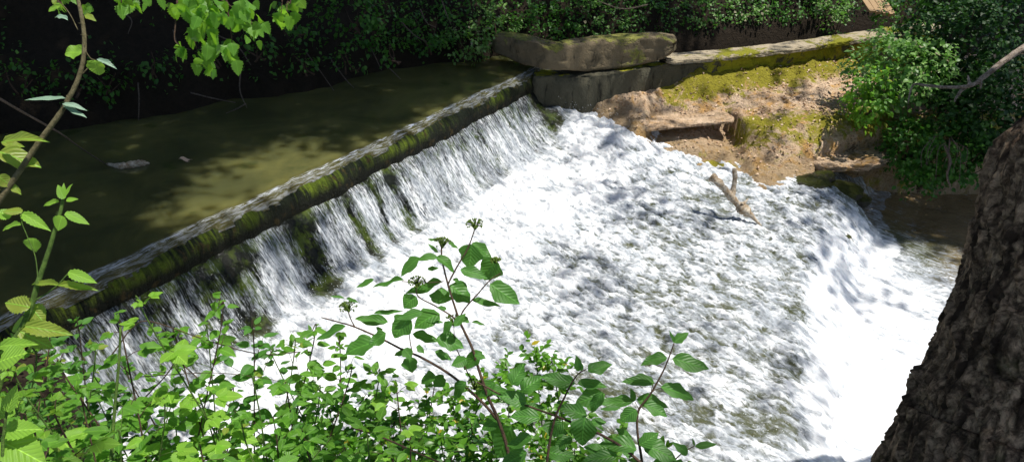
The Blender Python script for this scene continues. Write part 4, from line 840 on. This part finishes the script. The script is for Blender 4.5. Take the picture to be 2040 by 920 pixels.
TIPS = [ # x, y of the tip, distance, style, material
 (235, 640, 2.0, 'b', 'bram'), (285, 605, 1.9, 'b', 'pale'), (180, 690, 2.1, 'b', 'bram'), (120, 720, 2.0, 'b', 'bram'), (60, 700, 1.9, 'b', 'bram'), (20, 790, 1.5, 'b', 'pale'), (155, 780, 1.9, 's', 'bram'), (320, 800, 1.9, 'b', 'pale'), (400, 790, 2.0, 'b', 'pale'), (60, 850, 1.4, 'b', 'bram'),
 (435, 615, 2.1, 's', 'bram'), (350, 670, 2.2, 's', 'bram'), (410, 660, 2.3, 'b', 'bram'), (500, 655, 2.1, 's', 'dog'), (505, 760, 2.1, 'b', 'bram'), (580, 690, 2.2, 'b', 'bram'), (620, 660, 2.3, 's', 'bram'), (675, 690, 2.4, 's', 'bram'), (570, 770, 2.2, 's', 'dog'), (480, 840, 1.9, 'b', 'bram'),
 (630, 780, 2.1, 's', 'bram'), (605, 860, 1.8, 's', 'bram'), (690, 740, 2.3, 's', 'bram'), (750, 745, 2.3, 's', 'bram'), (790, 770, 2.2, 'b', 'pale'), (730, 860, 1.8, 's', 'bram'), (815, 880, 1.7, 's', 'bram'), (850, 800, 2.3, 'p', 'privet'), (905, 800, 2.4, 'p', 'privet'), (1010, 735, 2.5, 'p', 'privet'), (1070, 705, 2.5, 'p', 'privet'),
 (1105, 725, 2.5, 'p', 'privet'), (960, 770, 2.45, 'p', 'privet'), (1150, 850, 2.2, 'p', 'privet'), (1220, 880, 2.2, 's', 'bram'), (1330, 890, 2.1, 's', 'bram'), (230, 860, 1.7, 's', 'bram'), (120, 900, 1.5, 'b', 'bram'), (395, 880, 1.7, 's', 'bram'), (880, 870, 2.0, 'p', 'privet'), (1050, 800, 2.3, 'p', 'privet'), (660, 820, 2.4, 'p', 'ivy'), (720, 800, 2.5, 'p', 'ivy'), (590, 830, 2.4, 'p', 'ivy'),
 (250, 730, 2.4, 's', 'dog'), (340, 760, 2.5, 's', 'dog'), (90, 660, 2.5, 's', 'dog'), (780, 850, 2.3, 'p', 'ivy'), (150, 640, 2.6, 's', 'dog'), (545, 700, 2.6, 's', 'dog'), (460, 780, 2.5, 's', 'ivy'), (940, 850, 2.3, 'p', 'ivy'), (300, 880, 2.2, 'p', 'ivy'), (200, 800, 2.4, 'p', 'ivy'), (80, 780, 2.4, 'p', 'ivy'), (40, 820, 1.9, 's', 'bram'), (95, 760, 2.2, 's', 'bram'), (135, 840, 2.0, 'b', 'bram'), (190, 740, 2.3, 's', 'bram'), (215, 880, 2.0, 's', 'bram'), (270, 820, 2.2, 's', 'bram'), (345, 850, 2.1, 's', 'bram'), (430, 830, 2.2, 'b', 'bram'), (545, 840, 2.1, 's', 'bram'), (640, 840, 2.2, 's', 'bram'), (680, 900, 1.9, 's', 'bram'), (780, 900, 2.0, 'p', 'privet'), (330, 715, 2.4, 's', 'bram'), (70, 880, 1.7, 's', 'bram'), (620, 890, 2.2, 'p', 'ivy'), (700, 880, 2.25, 'p', 'privet'), (830, 850, 2.45, 'p', 'ivy'), (900, 900, 2.2, 'p', 'ivy'), (980, 880, 2.3, 'p', 'privet'), (760, 790, 2.5, 'p', 'privet'), (520, 880, 2.2, 's', 'bram'), (860, 770, 2.5, 's', 'bram'), (30, 740, 1.7, 'b', 'pale'), (110, 820, 1.5, 'b', 'pale'), (10, 900, 2.0, 's', 'dog')]
cnt = {'b': 0, 's': 0, 'p': 0}
for i, (a, b, dp, sty, mt) in enumerate(sorted(TIPS)):
    shoot(i, a, b, dp, sty, ORD[cnt[sty]], mt); cnt[sty] += 1
# big blurred nettle leaf, lower left corner, and long stems crossing
nt_ = plant('nettle', 'large toothed bright nettle leaves in the lower corner', 'nettle', at(20, 960, 1.15)); st = Acc(); stemtube(st, [(10, 1040), (5, 900), (12, 830), (20, 770)], 1.15, .003, .0015); st.build('stem', M['green'], nt_)
eachleaf(*pxleaf([(5, 880, 80, 915, 55), (8, 860, 70, 850, 34), (5, 890, -30, 930, 50), (15, 820, 30, 770, 22), (12, 830, -20, 790, 30), (0, 720, 45, 700, 50), (0, 690, 60, 680, 22)], 1.15, .03), M['pale'], nt_, 'serrate')
for (pts, dep, r, lb) in (([(240, 700), (205, 730), (235, 690), (262, 655), (300, 640), (420, 680), (520, 705), (600, 700)], 2.2, .0022, 'thin dark runner arching over the left-hand brambles'), ([(220, 940), (228, 820), (237, 720), (240, 650)], 1.75, .0042, 'straight thick green stem rising through the left-hand brambles'), ([(360, 722), (480, 830), (560, 900)], 2.3, .002, 'thin bare stem slanting through the lower brambles'), ([(700, 850), (760, 870), (840, 905), (900, 930)], 1.9, .003, 'brown bare twig lying across the dark privet'), ([(280, 750), (420, 742), (520, 752), (560, 760)], 2.1, .0012, 'hair-thin straight twig before the foam')):
    st = Acc(); stemtube(st, pts[1:] if pts[0][0] == 240 and pts[1][0] == 205 else pts, dep, r, r*.6); tag(st.build('bramble_runner', M['green'] if 'green' in lb else M['twig']), lb, 'stem')
# low cover hiding the soil of the near bank
def cover():
    n = 9000; x = rng.uniform(-5.2, 2.2, n); y = rng.uniform(.6, 5.0, n); s = x+.72*y; k = (s < .15) | (y < 1.9); x, y = x[k], y[k]; den = fbm(x*1.6, y*1.6, 66, 3); k = rng.uniform(-.5, .5, len(x)) < den+.1; x, y = x[k], y[k]
    z = near_z(x, y)+rng.uniform(.02, .22, len(x)); P = np.stack([x, y, z], 1); D = rdir(len(P)); D[:, 2] *= .5; Nn = rdir(len(P), 1.6, .6); L = rng.uniform(.03, .065, len(P))
    tag(leaves('ground_cover', P, D, Nn, L, L*.7, M['bram'], None, 'six'), 'low leafy ground cover under the brambles on the near bank', 'ground cover', kind='stuff')
cover()
# ================================================================== WORLD, SUN, VIEW
w = bpy.data.worlds.new('World'); S.world = w; w.use_nodes = True; nt = w.node_tree; bg = nt.nodes['Background']; sk = nt.nodes.new('ShaderNodeTexSky'); sk.sky_type = 'NISHITA'; sk.sun_disc = False
el = math.asin(SUN[2]); sk.sun_elevation = el; sk.sun_rotation = math.atan2(SUN[0], SUN[1]); nt.links.new(sk.outputs[0], bg.inputs[0]); bg.inputs[1].default_value = .125
sd = bpy.data.lights.new('sun', 'SUN'); sd.energy = 4.5; sd.angle = math.radians(.5); sd.color = (1, .96, .88); so = bpy.data.objects.new('sun', sd); COL.objects.link(so)
so.rotation_euler = Vector(SUN).to_track_quat('Z', 'Y').to_euler()
S.view_settings.view_transform = 'Standard'; S.view_settings.look = 'None'; S.view_settings.exposure = .33; S.view_settings.gamma = 1
S.render.engine = 'CYCLES'; S.cycles.max_bounces = 6; S.cycles.diffuse_bounces = 3; S.cycles.glossy_bounces = 2; S.cycles.transmission_bounces = 3; S.cycles.transparent_max_bounces = 4
S.cycles.caustics_reflective = False; S.cycles.caustics_refractive = False; S.cycles.sample_clamp_indirect = 6; S.cycles.use_denoising = True
